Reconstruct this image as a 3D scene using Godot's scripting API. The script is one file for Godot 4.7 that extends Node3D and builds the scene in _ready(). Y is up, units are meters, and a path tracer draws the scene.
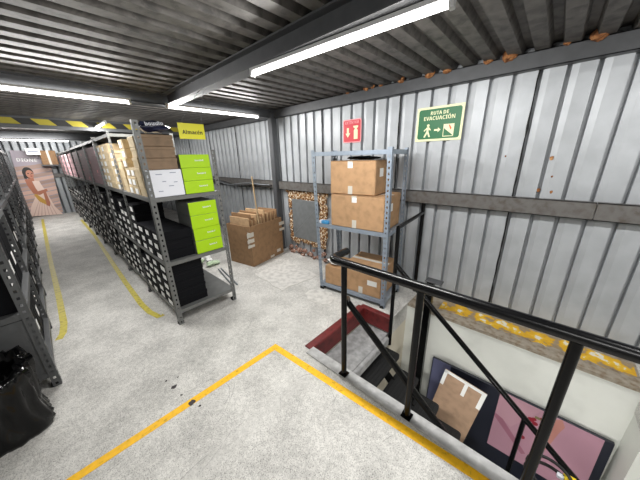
extends Node3D
# Mezzanine store room: aisle runs along -Z, the corrugated wall stands at x = 2.75, the stairwell lies between.

const CAM_H := 1.55
const WALL_X := 2.75
const DECK_Y := 2.25
const Z_FAR := -11.65
const Z_NEAR := 2.6
const X_LEFT := -1.5
const WELL_X0 := 1.23
const WELL_X1 := 2.40
const LOW_Y := -2.0
const RIB := 0.1576

var M := {}
var used := {}
var cache := {}
var rng := RandomNumberGenerator.new()
const ORD := ["first", "second", "third", "fourth", "fifth", "sixth", "seventh", "eighth", "ninth", "tenth", "eleventh", "twelfth", "thirteenth", "fourteenth", "fifteenth", "sixteenth"]

# ------------------------------------------------------------------ nodes
func numbered(n: String) -> String:
	if not used.has(n):
		used[n] = 0
		return n
	used[n] += 1
	return "%s_%03d" % [n, used[n]]

func tag(o: Node, label: String, category := "", group := "", kind := "") -> Node:
	if label != "": o.set_meta("label", label)
	if category != "": o.set_meta("category", category)
	if group != "": o.set_meta("group", group)
	if kind != "": o.set_meta("kind", kind)
	return o

func thing(called: String, label: String, category: String, at := Vector3.ZERO, turn := 0.0, group := "", kind := "") -> Node3D:
	var o := Node3D.new()
	o.name = numbered(called)
	add_child(o)
	o.position = at
	o.rotation.y = turn
	tag(o, label, category, group, kind)
	return o

func ST() -> SurfaceTool:
	var st := SurfaceTool.new()
	st.begin(Mesh.PRIMITIVE_TRIANGLES)
	return st

func put(st: SurfaceTool, called: String, m: Material, parent: Node = self) -> MeshInstance3D:
	return put_mesh(st.commit(), called, m, parent)

func put_mesh(mesh: Mesh, called: String, m: Material, parent: Node = self) -> MeshInstance3D:
	var o := MeshInstance3D.new()
	o.mesh = mesh
	o.material_override = m
	o.name = numbered(called) if parent == self else called
	o.cast_shadow = GeometryInstance3D.SHADOW_CASTING_SETTING_ON
	parent.add_child(o, true)
	return o

# ------------------------------------------------------------------ shapes (corners run counter-clockwise seen from outside)
func tri(st: SurfaceTool, a: Vector3, b: Vector3, c: Vector3) -> void:
	var n := (b - a).cross(c - a)
	if n.length_squared() < 1e-16: return
	n = n.normalized()
	for v in [a, c, b]:
		st.set_normal(n)
		st.set_uv(Vector2(0, 0))
		st.add_vertex(v)

func tri_soft(st: SurfaceTool, a: Vector3, b: Vector3, c: Vector3) -> void:   # normals come later, smoothed
	for v in [a, c, b]:
		st.set_uv(Vector2(0, 0))
		st.add_vertex(v)

func quad(st: SurfaceTool, a: Vector3, b: Vector3, c: Vector3, d: Vector3) -> void:
	var n := (b - a).cross(c - a).normalized()
	var uvs := [Vector2(0, 1), Vector2(1, 1), Vector2(1, 0), Vector2(0, 0)]
	var vs := [a, b, c, d]
	for i in [0, 2, 1, 0, 3, 2]:
		st.set_normal(n)
		st.set_uv(uvs[i])
		st.add_vertex(vs[i])

func box(st: SurfaceTool, c: Vector3, s: Vector3, b := Basis.IDENTITY) -> void:
	var h := s * 0.5
	var x := b.x * h.x
	var y := b.y * h.y
	var z := b.z * h.z
	quad(st, c + x - y + z, c + x - y - z, c + x + y - z, c + x + y + z)
	quad(st, c - x - y - z, c - x - y + z, c - x + y + z, c - x + y - z)
	quad(st, c - x + y + z, c + x + y + z, c + x + y - z, c - x + y - z)
	quad(st, c - x - y - z, c + x - y - z, c + x - y + z, c - x - y + z)
	quad(st, c - x - y + z, c + x - y + z, c + x + y + z, c - x + y + z)
	quad(st, c + x - y - z, c - x - y - z, c - x + y - z, c + x + y - z)

func span(st: SurfaceTool, lo: Vector3, hi: Vector3) -> void:
	box(st, (lo + hi) * 0.5, (hi - lo).abs())

func cbox(st: SurfaceTool, c: Vector3, s: Vector3, e: float, b := Basis.IDENTITY) -> void:   # chamfered box
	var h := s * 0.5
	e = minf(e, minf(h.x, minf(h.y, h.z)) * 0.6)
	var ax := [b.x, b.y, b.z]
	var hh := [h.x, h.y, h.z]
	# point on face `f` (axis), with signs
	var pt := func(f: int, sg: Array) -> Vector3:
		var v := c
		for i in 3:
			v += ax[i] * float(sg[i]) * (hh[i] if i == f else hh[i] - e)
		return v
	for f in 3:
		var u := (f + 1) % 3
		var w := (f + 2) % 3
		for sgn in [1, -1]:
			var q := []
			for k in [[-1, -1], [1, -1], [1, 1], [-1, 1]]:
				var sg := [0, 0, 0]
				sg[f] = sgn; sg[u] = k[0]; sg[w] = k[1]
				q.append(pt.call(f, sg))
			if sgn > 0: quad(st, q[0], q[1], q[2], q[3])
			else: quad(st, q[3], q[2], q[1], q[0])
	for f in 3:                                   # edges between faces f and u, along w
		var u := (f + 1) % 3
		var w := (f + 2) % 3
		for sf in [1, -1]:
			for su in [1, -1]:
				var s1 := [0, 0, 0]; var s2 := [0, 0, 0]
				s1[f] = sf; s1[u] = su; s1[w] = -1
				s2[f] = sf; s2[u] = su; s2[w] = 1
				var a: Vector3 = pt.call(f, s1)
				var bb: Vector3 = pt.call(u, s1)
				var cc: Vector3 = pt.call(u, s2)
				var d: Vector3 = pt.call(f, s2)
				if sf * su > 0: quad(st, a, bb, cc, d)
				else: quad(st, d, cc, bb, a)
	for sx in [1, -1]:
		for sy in [1, -1]:
			for sz in [1, -1]:
				var sg := [sx, sy, sz]
				var a: Vector3 = pt.call(0, sg)
				var bb: Vector3 = pt.call(1, sg)
				var cc: Vector3 = pt.call(2, sg)
				if sx * sy * sz > 0: tri(st, a, bb, cc)
				else: tri(st, a, cc, bb)

func tube(st: SurfaceTool, pts: Array, r: float, sides := 12, caps := true) -> void:
	var n := pts.size()
	var rings := []
	var up := Vector3.UP
	var norms := []
	for i in n:
		var t: Vector3
		if i == 0: t = pts[1] - pts[0]
		elif i == n - 1: t = pts[n - 1] - pts[n - 2]
		else: t = (pts[i + 1] - pts[i]).normalized() + (pts[i] - pts[i - 1]).normalized()
		t = t.normalized()
		if i == 0:
			up = Vector3.UP if absf(t.y) < 0.9 else Vector3.RIGHT
		var side := t.cross(up).normalized()
		up = side.cross(t).normalized()
		var ring := []
		var nn := []
		for k in sides:
			var a := TAU * k / sides
			var d := side * cos(a) + up * sin(a)
			ring.append(pts[i] + d * r)
			nn.append(d)
		rings.append(ring)
		norms.append(nn)
	for i in n - 1:
		for k in sides:
			var k2 := (k + 1) % sides
			var vs := [rings[i][k], rings[i][k2], rings[i + 1][k2], rings[i + 1][k]]
			var ns := [norms[i][k], norms[i][k2], norms[i + 1][k2], norms[i + 1][k]]
			for j in [0, 1, 2, 0, 2, 3]:
				st.set_normal(ns[j])
				st.set_uv(Vector2(0, 0))
				st.add_vertex(vs[j])
	if caps:
		for k in sides:
			var k2 := (k + 1) % sides
			tri(st, pts[0], rings[0][k], rings[0][k2])
			tri(st, pts[n - 1], rings[n - 1][k2], rings[n - 1][k])

func prism(st: SurfaceTool, poly: PackedVector2Array, o: Vector3, u: Vector3, v: Vector3, depth: float) -> void:
	# polygon in the plane (u, v) at o, extruded by depth along u x v
	var w := u.cross(v).normalized() * depth
	if Geometry2D.is_polygon_clockwise(poly):
		poly = poly.duplicate()
		poly.reverse()
	var idx := Geometry2D.triangulate_polygon(poly)
	var at := func(p: Vector2) -> Vector3: return o + u * p.x + v * p.y
	for i in range(0, idx.size(), 3):
		var a: Vector3 = at.call(poly[idx[i]])
		var b: Vector3 = at.call(poly[idx[i + 1]])
		var c: Vector3 = at.call(poly[idx[i + 2]])
		if (b - a).cross(c - a).dot(w) < 0:
			var t := b
			b = c
			c = t
		tri(st, a + w, b + w, c + w)
		tri(st, a, c, b)
	for i in poly.size():
		var a: Vector3 = at.call(poly[i])
		var b: Vector3 = at.call(poly[(i + 1) % poly.size()])
		quad(st, a, b, b + w, a + w)

func bar(st: SurfaceTool, a: Vector3, b: Vector3, w: float, t: float, side: Vector3) -> void:   # flat bar from a to b, w across `side`
	var y := (b - a).normalized()
	var x := (side - y * side.dot(y)).normalized()
	var z := x.cross(y)
	box(st, (a + b) * 0.5, Vector3(w, (b - a).length(), t), Basis(x, y, z))

func channel(st: SurfaceTool, a: Vector3, b: Vector3, h: float, w: float, t: float, side: Vector3) -> void:
	# C channel from a to b: web on the line, flanges towards `side`
	var up := Vector3.UP
	var l := (b - a)
	var d := l.normalized()
	var bs := Basis(side, up, side.cross(up))
	var len_in := Vector3(absf(d.dot(bs.x)), absf(d.dot(bs.y)), absf(d.dot(bs.z))) * l.length()
	var c := (a + b) * 0.5
	box(st, c + side * t * 0.5, Vector3(t, h, len_in.z), bs)
	for s in [1, -1]:
		box(st, c + side * w * 0.5 + up * s * (h - t) * 0.5, Vector3(w, t, len_in.z), bs)

func flange(st: SurfaceTool, base: Vector3, h: float, across: Vector3, w: float, pitch := 0.05, holes := true) -> void:
	# one leg of a slotted angle: a 2.5 mm sheet with a row of open slots
	var n := across.cross(Vector3.UP).normalized() * 0.00125
	var u := across.normalized()
	if not holes:
		box(st, base + u * w * 0.5 + Vector3.UP * h * 0.5, Vector3(w, h, 0.0025), Basis(u, Vector3.UP, u.cross(Vector3.UP)))
		return
	var cnt := int(h / pitch)
	var hw := w * 0.17
	for i in cnt:
		var y0 := h * i / cnt
		var y1 := h * (i + 1) / cnt
		var m := (y0 + y1) * 0.5
		var a := m - pitch * 0.2
		var b := m + pitch * 0.2
		var c0 := w * 0.5 - hw
		var c1 := w * 0.5 + hw
		for r in [[0.0, c0, y0, y1], [c1, w, y0, y1], [c0, c1, y0, a], [c0, c1, b, y1]]:
			for s in [1.0, -1.0]:
				var p00: Vector3 = base + u * r[0] + Vector3.UP * r[2] + n * s
				var p10: Vector3 = base + u * r[1] + Vector3.UP * r[2] + n * s
				var p11: Vector3 = base + u * r[1] + Vector3.UP * r[3] + n * s
				var p01: Vector3 = base + u * r[0] + Vector3.UP * r[3] + n * s
				if s > 0: quad(st, p00, p10, p11, p01)
				else: quad(st, p10, p00, p01, p11)

func angle_post(base: Vector3, h: float, dx: float, dz: float, w: float, m: Material, parent: Node, foot := true) -> void:
	var st := ST()
	flange(st, base, h, Vector3(dx, 0, 0), w)
	flange(st, base, h, Vector3(0, 0, dz), w)
	var o := put(st, "post", m, parent)
	if foot:
		var f := ST()
		span(f, base + Vector3(-0.004, 0, -0.004), base + Vector3(dx * (w + 0.006), 0.03, dz * (w + 0.006)))
		put(f, "foot", M.rubber, o)

func text_mesh(s: String, size: float, depth: float) -> TextMesh:
	var t := TextMesh.new()
	var f := SystemFont.new()
	f.font_names = PackedStringArray(["Droid Sans"])
	f.font_weight = 700
	t.font = f
	t.text = s
	t.font_size = 48
	t.pixel_size = size / 48.0
	t.depth = depth
	t.curve_step = 2.0
	return t

func letters(s: String, size: float, at: Vector3, b: Basis, m: Material, parent: Node, called := "lettering") -> void:
	var o := put_mesh(text_mesh(s, size, 0.002), called, m, parent)
	o.transform = Transform3D(b, at)

# ------------------------------------------------------------------ materials
func noise_image(sz: int, seed_: int, freq: float, oct: int, stops: Array, warp := 0.0) -> Image:
	var n := FastNoiseLite.new()
	n.seed = seed_
	n.noise_type = FastNoiseLite.TYPE_SIMPLEX_SMOOTH
	n.frequency = freq
	n.fractal_octaves = oct
	if warp > 0.0:
		n.domain_warp_enabled = true
		n.domain_warp_amplitude = warp
		n.domain_warp_frequency = freq
	var src := n.get_seamless_image(sz, sz)
	src.convert(Image.FORMAT_L8)
	var data := src.get_data()
	var lut := []
	for i in 256:
		var t := i / 255.0
		var c: Color = stops[stops.size() - 1][1]
		for k in stops.size() - 1:
			if t <= stops[k + 1][0]:
				var f := clampf((t - stops[k][0]) / maxf(stops[k + 1][0] - stops[k][0], 1e-5), 0, 1)
				c = (stops[k][1] as Color).lerp(stops[k + 1][1], f)
				break
		lut.append(c)
	var out := PackedByteArray()
	out.resize(sz * sz * 3)
	for i in sz * sz:
		var c: Color = lut[data[i]]
		out[i * 3] = c.r8
		out[i * 3 + 1] = c.g8
		out[i * 3 + 2] = c.b8
	return Image.create_from_data(sz, sz, false, Image.FORMAT_RGB8, out)

func tex(im: Image) -> ImageTexture:
	im.generate_mipmaps()
	return ImageTexture.create_from_image(im)

func mat(c: Color, rough := 0.6, metal := 0.0) -> StandardMaterial3D:
	var m := StandardMaterial3D.new()
	m.albedo_color = c
	m.roughness = rough
	m.metallic = metal
	return m

func tri_tex(m: StandardMaterial3D, t: Texture2D, scale: float, world := true) -> StandardMaterial3D:
	m.albedo_texture = t
	m.uv1_triplanar = true
	m.uv1_world_triplanar = world
	m.uv1_scale = Vector3.ONE * scale
	m.uv1_triplanar_sharpness = 8.0
	return m

func g(v: float) -> Color: return Color(v, v, v)

func floor_image() -> Image:
	# worn concrete: pale cement with darker scuffed areas, speckle, fine scratches
	var sz := 1024
	var a := noise_image(sz, 11, 0.006, 5, [[0.0, g(0)], [1.0, g(1)]], 40.0)
	var b := noise_image(sz, 12, 0.05, 5, [[0.0, g(0)], [1.0, g(1)]])
	var c := noise_image(sz, 13, 0.30, 2, [[0.0, g(0)], [1.0, g(1)]])
	var d4 := noise_image(sz, 15, 0.13, 3, [[0.0, g(0)], [1.0, g(1)]]).get_data()
	var da := a.get_data()
	var db := b.get_data()
	var dc := c.get_data()
	var out := PackedByteArray()
	out.resize(sz * sz * 3)
	for i in sz * sz:
		var va := da[i * 3] / 255.0
		var vb := db[i * 3] / 255.0
		var vc := dc[i * 3] / 255.0
		var v := 0.86 + (va - 0.5) * 0.16 + (vb - 0.5) * 0.14 + (d4[i * 3] / 255.0 - 0.5) * 0.13
		if vc > 0.60: v -= (vc - 0.60) * 1.3
		elif vc < 0.3: v += (0.3 - vc) * 0.5
		v = clampf(v, 0.3, 0.93)
		out[i * 3] = int(v * 253)
		out[i * 3 + 1] = int(v * 252)
		out[i * 3 + 2] = int(v * 250)
	var im := Image.create_from_data(sz, sz, false, Image.FORMAT_RGB8, out)
	var r := RandomNumberGenerator.new()
	r.seed = 5
	for k in 420:                                    # hairline scratches and flecks
		var x := r.randf() * sz
		var y := r.randf() * sz
		var ang := r.randf_range(-0.9, 0.4)
		var dark := r.randf_range(0.45, 0.72)
		for s in r.randi_range(4, 34):
			ang += r.randf_range(-0.06, 0.06)
			x += cos(ang)
			y += sin(ang)
			var px := posmod(int(x), sz)
			var py := posmod(int(y), sz)
			var o := im.get_pixel(px, py)
			im.set_pixel(px, py, o.lerp(g(dark), 0.6))
	for k in 46:                                     # longer drag marks and hairline cracks
		var x := r.randf() * sz
		var y := r.randf() * sz
		var ang := r.randf_range(-1.1, 0.2)
		var bend := r.randf_range(-0.012, 0.012)
		var depth := r.randf_range(0.25, 0.6)
		for s in r.randi_range(40, 170):
			ang += bend + r.randf_range(-0.05, 0.05)
			x += cos(ang)
			y += sin(ang)
			if r.randf() < 0.2: continue
			for q in 1 + k % 2:
				var px := posmod(int(x) + q, sz)
				var py := posmod(int(y), sz)
				im.set_pixel(px, py, im.get_pixel(px, py).lerp(g(0.5), depth))
	return im

func make_materials() -> void:
	M.floor = tri_tex(mat(Color(0.91, 0.905, 0.89), 0.75), tex(floor_image()), 0.42)
	var galv := tex(noise_image(256, 21, 0.02, 4, [[0.0, g(0.90)], [0.45, g(0.95)], [1.0, g(1.0)]], 20.0))
	M.wall_sheet = tri_tex(mat(Color(0.72, 0.735, 0.75), 0.42, 0.15), galv, 0.8)
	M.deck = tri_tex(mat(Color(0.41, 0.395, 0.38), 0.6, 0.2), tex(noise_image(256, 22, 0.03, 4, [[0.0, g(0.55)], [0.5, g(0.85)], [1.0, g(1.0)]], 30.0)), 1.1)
	M.beam = tri_tex(mat(Color(0.32, 0.325, 0.335), 0.5, 0.2), galv, 1.5)
	M.girt = tri_tex(mat(Color(0.45, 0.44, 0.43), 0.5, 0.2), tex(noise_image(256, 23, 0.04, 4, [[0.0, Color(0.75, 0.7, 0.65)], [0.5, g(0.92)], [1.0, g(1.0)]], 20.0)), 1.3)
	M.rack = tri_tex(mat(Color(0.46, 0.465, 0.46), 0.5, 0.25), galv, 2.0)
	M.rack_dark = tri_tex(mat(Color(0.36, 0.365, 0.37), 0.5, 0.2), galv, 2.0)
	M.silver = tri_tex(mat(Color(0.60, 0.645, 0.70), 0.42, 0.25), galv, 2.0)
	M.rubber = mat(Color(0.05, 0.05, 0.05), 0.8)
	M.black_paint = mat(Color(0.025, 0.026, 0.03), 0.22)
	M.black_paint.metallic_specular = 0.32
	M.rail_gloss = mat(Color(0.025, 0.027, 0.034), 0.27)
	M.rail_gloss.metallic_specular = 0.45
	M.black_tread = tri_tex(mat(Color(0.12, 0.12, 0.125), 0.75), tex(noise_image(256, 24, 0.12, 2, [[0.0, g(0.3)], [0.5, g(0.6)], [1.0, g(1.0)]])), 2.5)
	M.yellow_paint = tri_tex(mat(Color(0.98, 0.75, 0.05), 0.6), tex(noise_image(256, 25, 0.05, 4, [[0.0, g(0.72)], [0.3, g(0.93)], [1.0, g(1.0)]])), 2.0)
	M.tape = tri_tex(mat(Color(0.80, 0.74, 0.27), 0.5), tex(noise_image(256, 26, 0.05, 4, [[0.0, Color(0.65, 0.62, 0.5)], [0.4, g(0.92)], [1.0, g(1.0)]])), 1.5)
	M.ledge_yellow = tri_tex(mat(Color(1, 1, 1), 0.7), tex(noise_image(256, 27, 0.016, 5, [[0.0, Color(0.56, 0.5, 0.42)], [0.34, Color(0.64, 0.56, 0.44)], [0.38, Color(0.84, 0.64, 0.14)], [0.74, Color(0.92, 0.74, 0.18)], [0.78, Color(0.9, 0.88, 0.8)], [1.0, Color(0.92, 0.9, 0.86)]], 10.0)), 1.6)
	M.raw_concrete = tri_tex(mat(Color(0.66, 0.62, 0.56), 0.9), tex(noise_image(256, 28, 0.03, 5, [[0.0, Color(0.75, 0.68, 0.6)], [0.5, g(0.92)], [1.0, g(1.0)]], 10.0)), 2.0)
	M.cement = tri_tex(mat(Color(0.66, 0.66, 0.66), 0.75), tex(noise_image(256, 29, 0.03, 4, [[0.0, g(0.7)], [1.0, g(1.0)]], 10.0)), 1.6)
	M.white_plaster = tri_tex(mat(Color(0.84, 0.845, 0.82), 0.8), tex(noise_image(256, 30, 0.012, 4, [[0.0, g(0.93)], [0.4, g(0.98)], [1.0, g(1.0)]])), 0.8)
	M.kerb = tri_tex(mat(Color(0.76, 0.76, 0.755), 0.75), tex(noise_image(256, 37, 0.03, 4, [[0.0, g(0.78)], [1.0, g(1.0)]], 10.0)), 1.6)
	M.beige_plaster = mat(Color(0.80, 0.77, 0.70), 0.8)
	M.maroon = tri_tex(mat(Color(0.43, 0.13, 0.13), 0.5), tex(noise_image(256, 31, 0.03, 4, [[0.0, g(0.7)], [0.5, g(0.95)], [1.0, g(1.0)]])), 1.6)
	M.grey_wall = mat(Color(0.5, 0.5, 0.5), 0.8)
	var card := tex(noise_image(256, 32, 0.03, 4, [[0.0, g(0.86)], [0.5, g(0.96)], [1.0, g(1.0)]]))
	M.kraft = tri_tex(mat(Color(0.73, 0.58, 0.43), 0.8), card, 1.3)
	M.kraft_dark = tri_tex(mat(Color(0.60, 0.47, 0.34), 0.8), card, 1.3)
	M.kraft_pale = tri_tex(mat(Color(0.78, 0.65, 0.50), 0.8), card, 1.3)
	M.card_dull = tri_tex(mat(Color(0.69, 0.57, 0.47), 0.8), card, 1.3)
	M.tan_box = tri_tex(mat(Color(0.82, 0.74, 0.60), 0.75), card, 1.3)
	M.brown_box = tri_tex(mat(Color(0.55, 0.46, 0.37), 0.75), card, 1.3)
	M.mauve_box = mat(Color(0.66, 0.54, 0.56), 0.7)
	M.pink_box = mat(Color(0.88, 0.70, 0.72), 0.7)
	M.black_box = mat(Color(0.065, 0.068, 0.082), 0.7)
	M.black_box.metallic_specular = 0.25
	M.green_box = mat(Color(0.66, 0.83, 0.02), 0.55)
	M.grey_card = mat(Color(0.50, 0.51, 0.50), 0.75)
	M.white_card = mat(Color(0.90, 0.91, 0.94), 0.6)
	M.paper = mat(Color(0.93, 0.93, 0.92), 0.7)
	M.ink = mat(Color(0.06, 0.06, 0.06), 0.6)
	M.grey_ink = mat(Color(0.55, 0.58, 0.66), 0.6)
	M.tape_clear = mat(Color(0.80, 0.78, 0.74), 0.3)
	M.sign_yellow = mat(Color(0.90, 0.88, 0.16), 0.5)
	M.sign_green = mat(Color(0.05, 0.40, 0.22), 0.45)
	M.sign_cream = mat(Color(0.92, 0.92, 0.74), 0.45)
	M.sign_red = mat(Color(0.82, 0.16, 0.22), 0.45)
	M.sign_pink = mat(Color(0.93, 0.60, 0.62), 0.45)
	M.orange = mat(Color(0.85, 0.35, 0.15), 0.5)
	M.hazard_yellow = mat(Color(0.60, 0.55, 0.10), 0.55)
	M.hazard_black = mat(Color(0.03, 0.03, 0.035), 0.55)
	M.foam = tri_tex(mat(Color(1, 1, 1), 0.85), tex(noise_image(128, 33, 0.05, 3, [[0.0, Color(0.30, 0.17, 0.09)], [0.5, Color(0.56, 0.36, 0.20)], [1.0, Color(0.78, 0.62, 0.44)]])), 3.0)
	M.rust = tri_tex(mat(Color(1, 1, 1), 0.9), tex(noise_image(256, 34, 0.05, 4, [[0.0, Color(0.22, 0.13, 0.08)], [0.36, Color(0.40, 0.25, 0.13)], [0.48, Color(0.60, 0.42, 0.23)], [0.58, Color(0.72, 0.60, 0.44)], [0.70, Color(0.86, 0.83, 0.77)], [1.0, Color(0.9, 0.88, 0.84)]], 14.0)), 1.9)
	M.rust_red = tri_tex(mat(Color(1, 1, 1), 0.9), tex(noise_image(256, 36, 0.06, 4, [[0.0, Color(0.25, 0.10, 0.08)], [0.5, Color(0.5, 0.30, 0.22)], [0.7, Color(0.8, 0.75, 0.7)], [1.0, Color(0.9, 0.88, 0.84)]], 14.0)), 3.5)
	M.hatch = tri_tex(mat(Color(0.53, 0.55, 0.56), 0.35, 0.3), galv, 2.0)
	M.bag = mat(Color(0.02, 0.021, 0.025), 0.13)
	M.bag.metallic_specular = 0.4
	M.bin = mat(Color(0.03, 0.035, 0.045), 0.35)
	M.cable_black = mat(Color(0.03, 0.03, 0.03), 0.5)
	M.cable_grey = mat(Color(0.35, 0.36, 0.37), 0.45)
	M.plug_yellow = mat(Color(0.9, 0.78, 0.12), 0.45)
	M.conduit = mat(Color(0.62, 0.64, 0.66), 0.4, 0.5)
	M.navy = mat(Color(0.07, 0.085, 0.14), 0.45)
	M.slate = mat(Color(0.33, 0.34, 0.45), 0.5)
	M.blue = mat(Color(0.25, 0.55, 0.75), 0.5)
	M.blue_bag = mat(Color(0.06, 0.09, 0.22), 0.3)
	M.wood = mat(Color(0.74, 0.64, 0.50), 0.7)
	M.leaf = mat(Color(0.72, 0.80, 0.68), 0.7)
	M.stain = mat(Color(0.24, 0.22, 0.22), 0.8)
	M.patch = tri_tex(mat(Color(0.83, 0.82, 0.80), 0.8), tex(noise_image(256, 35, 0.03, 4, [[0.0, g(0.82)], [0.6, g(0.97)], [1.0, g(1.0)]])), 1.5)
	M.fixture = mat(Color(0.75, 0.75, 0.75), 0.4)
	M.glow = mat(Color(1, 1, 1), 0.4)
	M.glow.emission_enabled = true
	M.glow.emission = Color(1.0, 0.99, 0.975)
	M.glow.emission_energy_multiplier = 9.0

# ------------------------------------------------------------------ lamps
func tube_light(a: Vector3, b: Vector3, label: String, energy: float) -> void:
	var mid := (a + b) * 0.5
	var t := thing("tube_light", label, "lamp", mid, 0.0, "slim white tube lights under the deck")
	var d := (b - a).normalized()
	var L := (b - a).length()
	var st := ST()
	var bs := Basis(d, Vector3.UP, d.cross(Vector3.UP))
	box(st, Vector3(0, 0.026, 0), Vector3(L, 0.018, 0.03), bs)
	put(st, "housing", M.fixture, t)
	st = ST()
	tube(st, [-d * (L * 0.5 - 0.02), d * (L * 0.5 - 0.02)], 0.0135, 14)
	put(st, "glowing_tube", M.glow, t)
	for s in [-1, 1]:
		st = ST()
		cbox(st, d * s * (L * 0.5 - 0.01), Vector3(0.022, 0.036, 0.036), 0.004, bs)
		put(st, "end_cap", M.fixture, t)
	# a tube shines to both sides: two strips just in front of its lower left and lower right
	for s in [-1.0, 1.0]:
		var l := AreaLight3D.new()
		l.name = "tube_area"
		l.area_size = Vector2(L - 0.06, 0.018)
		l.light_energy = energy
		l.light_color = Color(1.0, 0.995, 0.985)
		l.shadow_enabled = true
		l.area_range = 30.0
		l.area_attenuation = 2.0
		t.add_child(l, true)
		var n: Vector3 = (Vector3.DOWN + d.cross(Vector3.UP) * s).normalized()      # shines along n, which is the light's -z
		l.transform = Transform3D(Basis(d, (-n).cross(d), -n), n * 0.0155)

# ------------------------------------------------------------------ scene
func _ready() -> void:
	rng.seed = 77
	# camera
	var cam := Camera3D.new()
	cam.name = "camera"
	cam.projection = Camera3D.PROJECTION_PERSPECTIVE
	cam.keep_aspect = Camera3D.KEEP_HEIGHT
	cam.fov = 87.803
	cam.near = 0.02
	cam.far = 60.0
	add_child(cam)
	cam.transform = Transform3D(Basis.from_euler(Vector3(-0.3211277, -0.8290212, -0.0246028)), Vector3(0, CAM_H, 0))
	cam.current = true
	# environment
	var we := WorldEnvironment.new()
	we.name = "environment"
	var e := Environment.new()
	e.background_mode = Environment.BG_COLOR
	e.background_color = Color(0, 0, 0)
	e.tonemap_mode = Environment.TONE_MAPPER_LINEAR
	e.tonemap_exposure = 0.97
	e.sdfgi_enabled = true
	e.ssao_enabled = true
	e.ssil_enabled = true
	we.environment = e
	add_child(we)
	make_materials()
	# lamps
	tube_light(Vector3(1.222, 2.092, -0.40), Vector3(1.155, 2.092, -1.65), "long white tube light under the beam above the stairwell, nearest the camera", 2.6)
	tube_light(Vector3(-0.38, 2.11, -3.27), Vector3(0.82, 2.11, -3.27), "white tube light at upper left, on the cross beam over the aisle", 2.6)
	tube_light(Vector3(1.14, 2.11, -3.27), Vector3(2.34, 2.11, -3.27), "white tube light on the cross beam above the tall waste carton", 2.6)
	tube_light(Vector3(0.93, 2.13, -6.5), Vector3(0.93, 2.13, -5.3), "short-looking tube light above the right rack, running along the aisle", 2.0)
	tube_light(Vector3(-0.45, 2.05, -8.75), Vector3(0.75, 2.05, -8.75), "distant tube light across the far aisle, above the poster", 2.6)
	tube_light(Vector3(-0.2, 2.212, -10.0), Vector3(1.0, 2.212, -10.0), "farthest tube light across the aisle, just in front of the end wall", 2.4)
	tube_light(Vector3(-0.75, 2.212, 1.3), Vector3(-0.75, 2.212, 0.1), "white tube light behind the camera on the left", 1.6)
	tube_light(Vector3(1.20, 2.092, 1.75), Vector3(1.20, 2.092, 0.55), "white tube light under the beam just behind the camera", 2.0)
	tube_light(Vector3(0.80, -0.24, 0.95), Vector3(0.80, -0.24, -0.25), "white tube light of the room below, under the mezzanine slab", 1.3)
	shell()
	frame_steel()
	stairwell()
	racks()
	silver_rack()
	cartons()
	signs()
	posters()
	floor_marks()
	small_things()

func corrugated(st: SurfaceTool, o: Vector3, along: Vector3, up: Vector3, outv: Vector3, ribs: int, length: float, d: float, valley: float, slope: float, slope_b := -1.0) -> void:
	# ribs * RIB wide, crests `d` towards outv, valleys narrow; along x up must point to outv
	var prof := []
	if slope_b < 0.0: slope_b = slope
	for i in ribs:
		var s := i * RIB
		prof.append(Vector2(s, 0))
		prof.append(Vector2(s + valley, 0))
		if slope_b > slope:                            # steep lip, then a gently sloping shoulder
			prof.append(Vector2(s + valley + slope, d * 0.76))
		prof.append(Vector2(s + valley + slope_b, d))
		prof.append(Vector2(s + RIB - slope, d))
	prof.append(Vector2(ribs * RIB, 0))
	for i in prof.size() - 1:
		var a: Vector3 = o + along * prof[i].x + outv * prof[i].y
		var b: Vector3 = o + along * prof[i + 1].x + outv * prof[i + 1].y
		quad(st, a, b, b + up * length, a + up * length)

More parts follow.
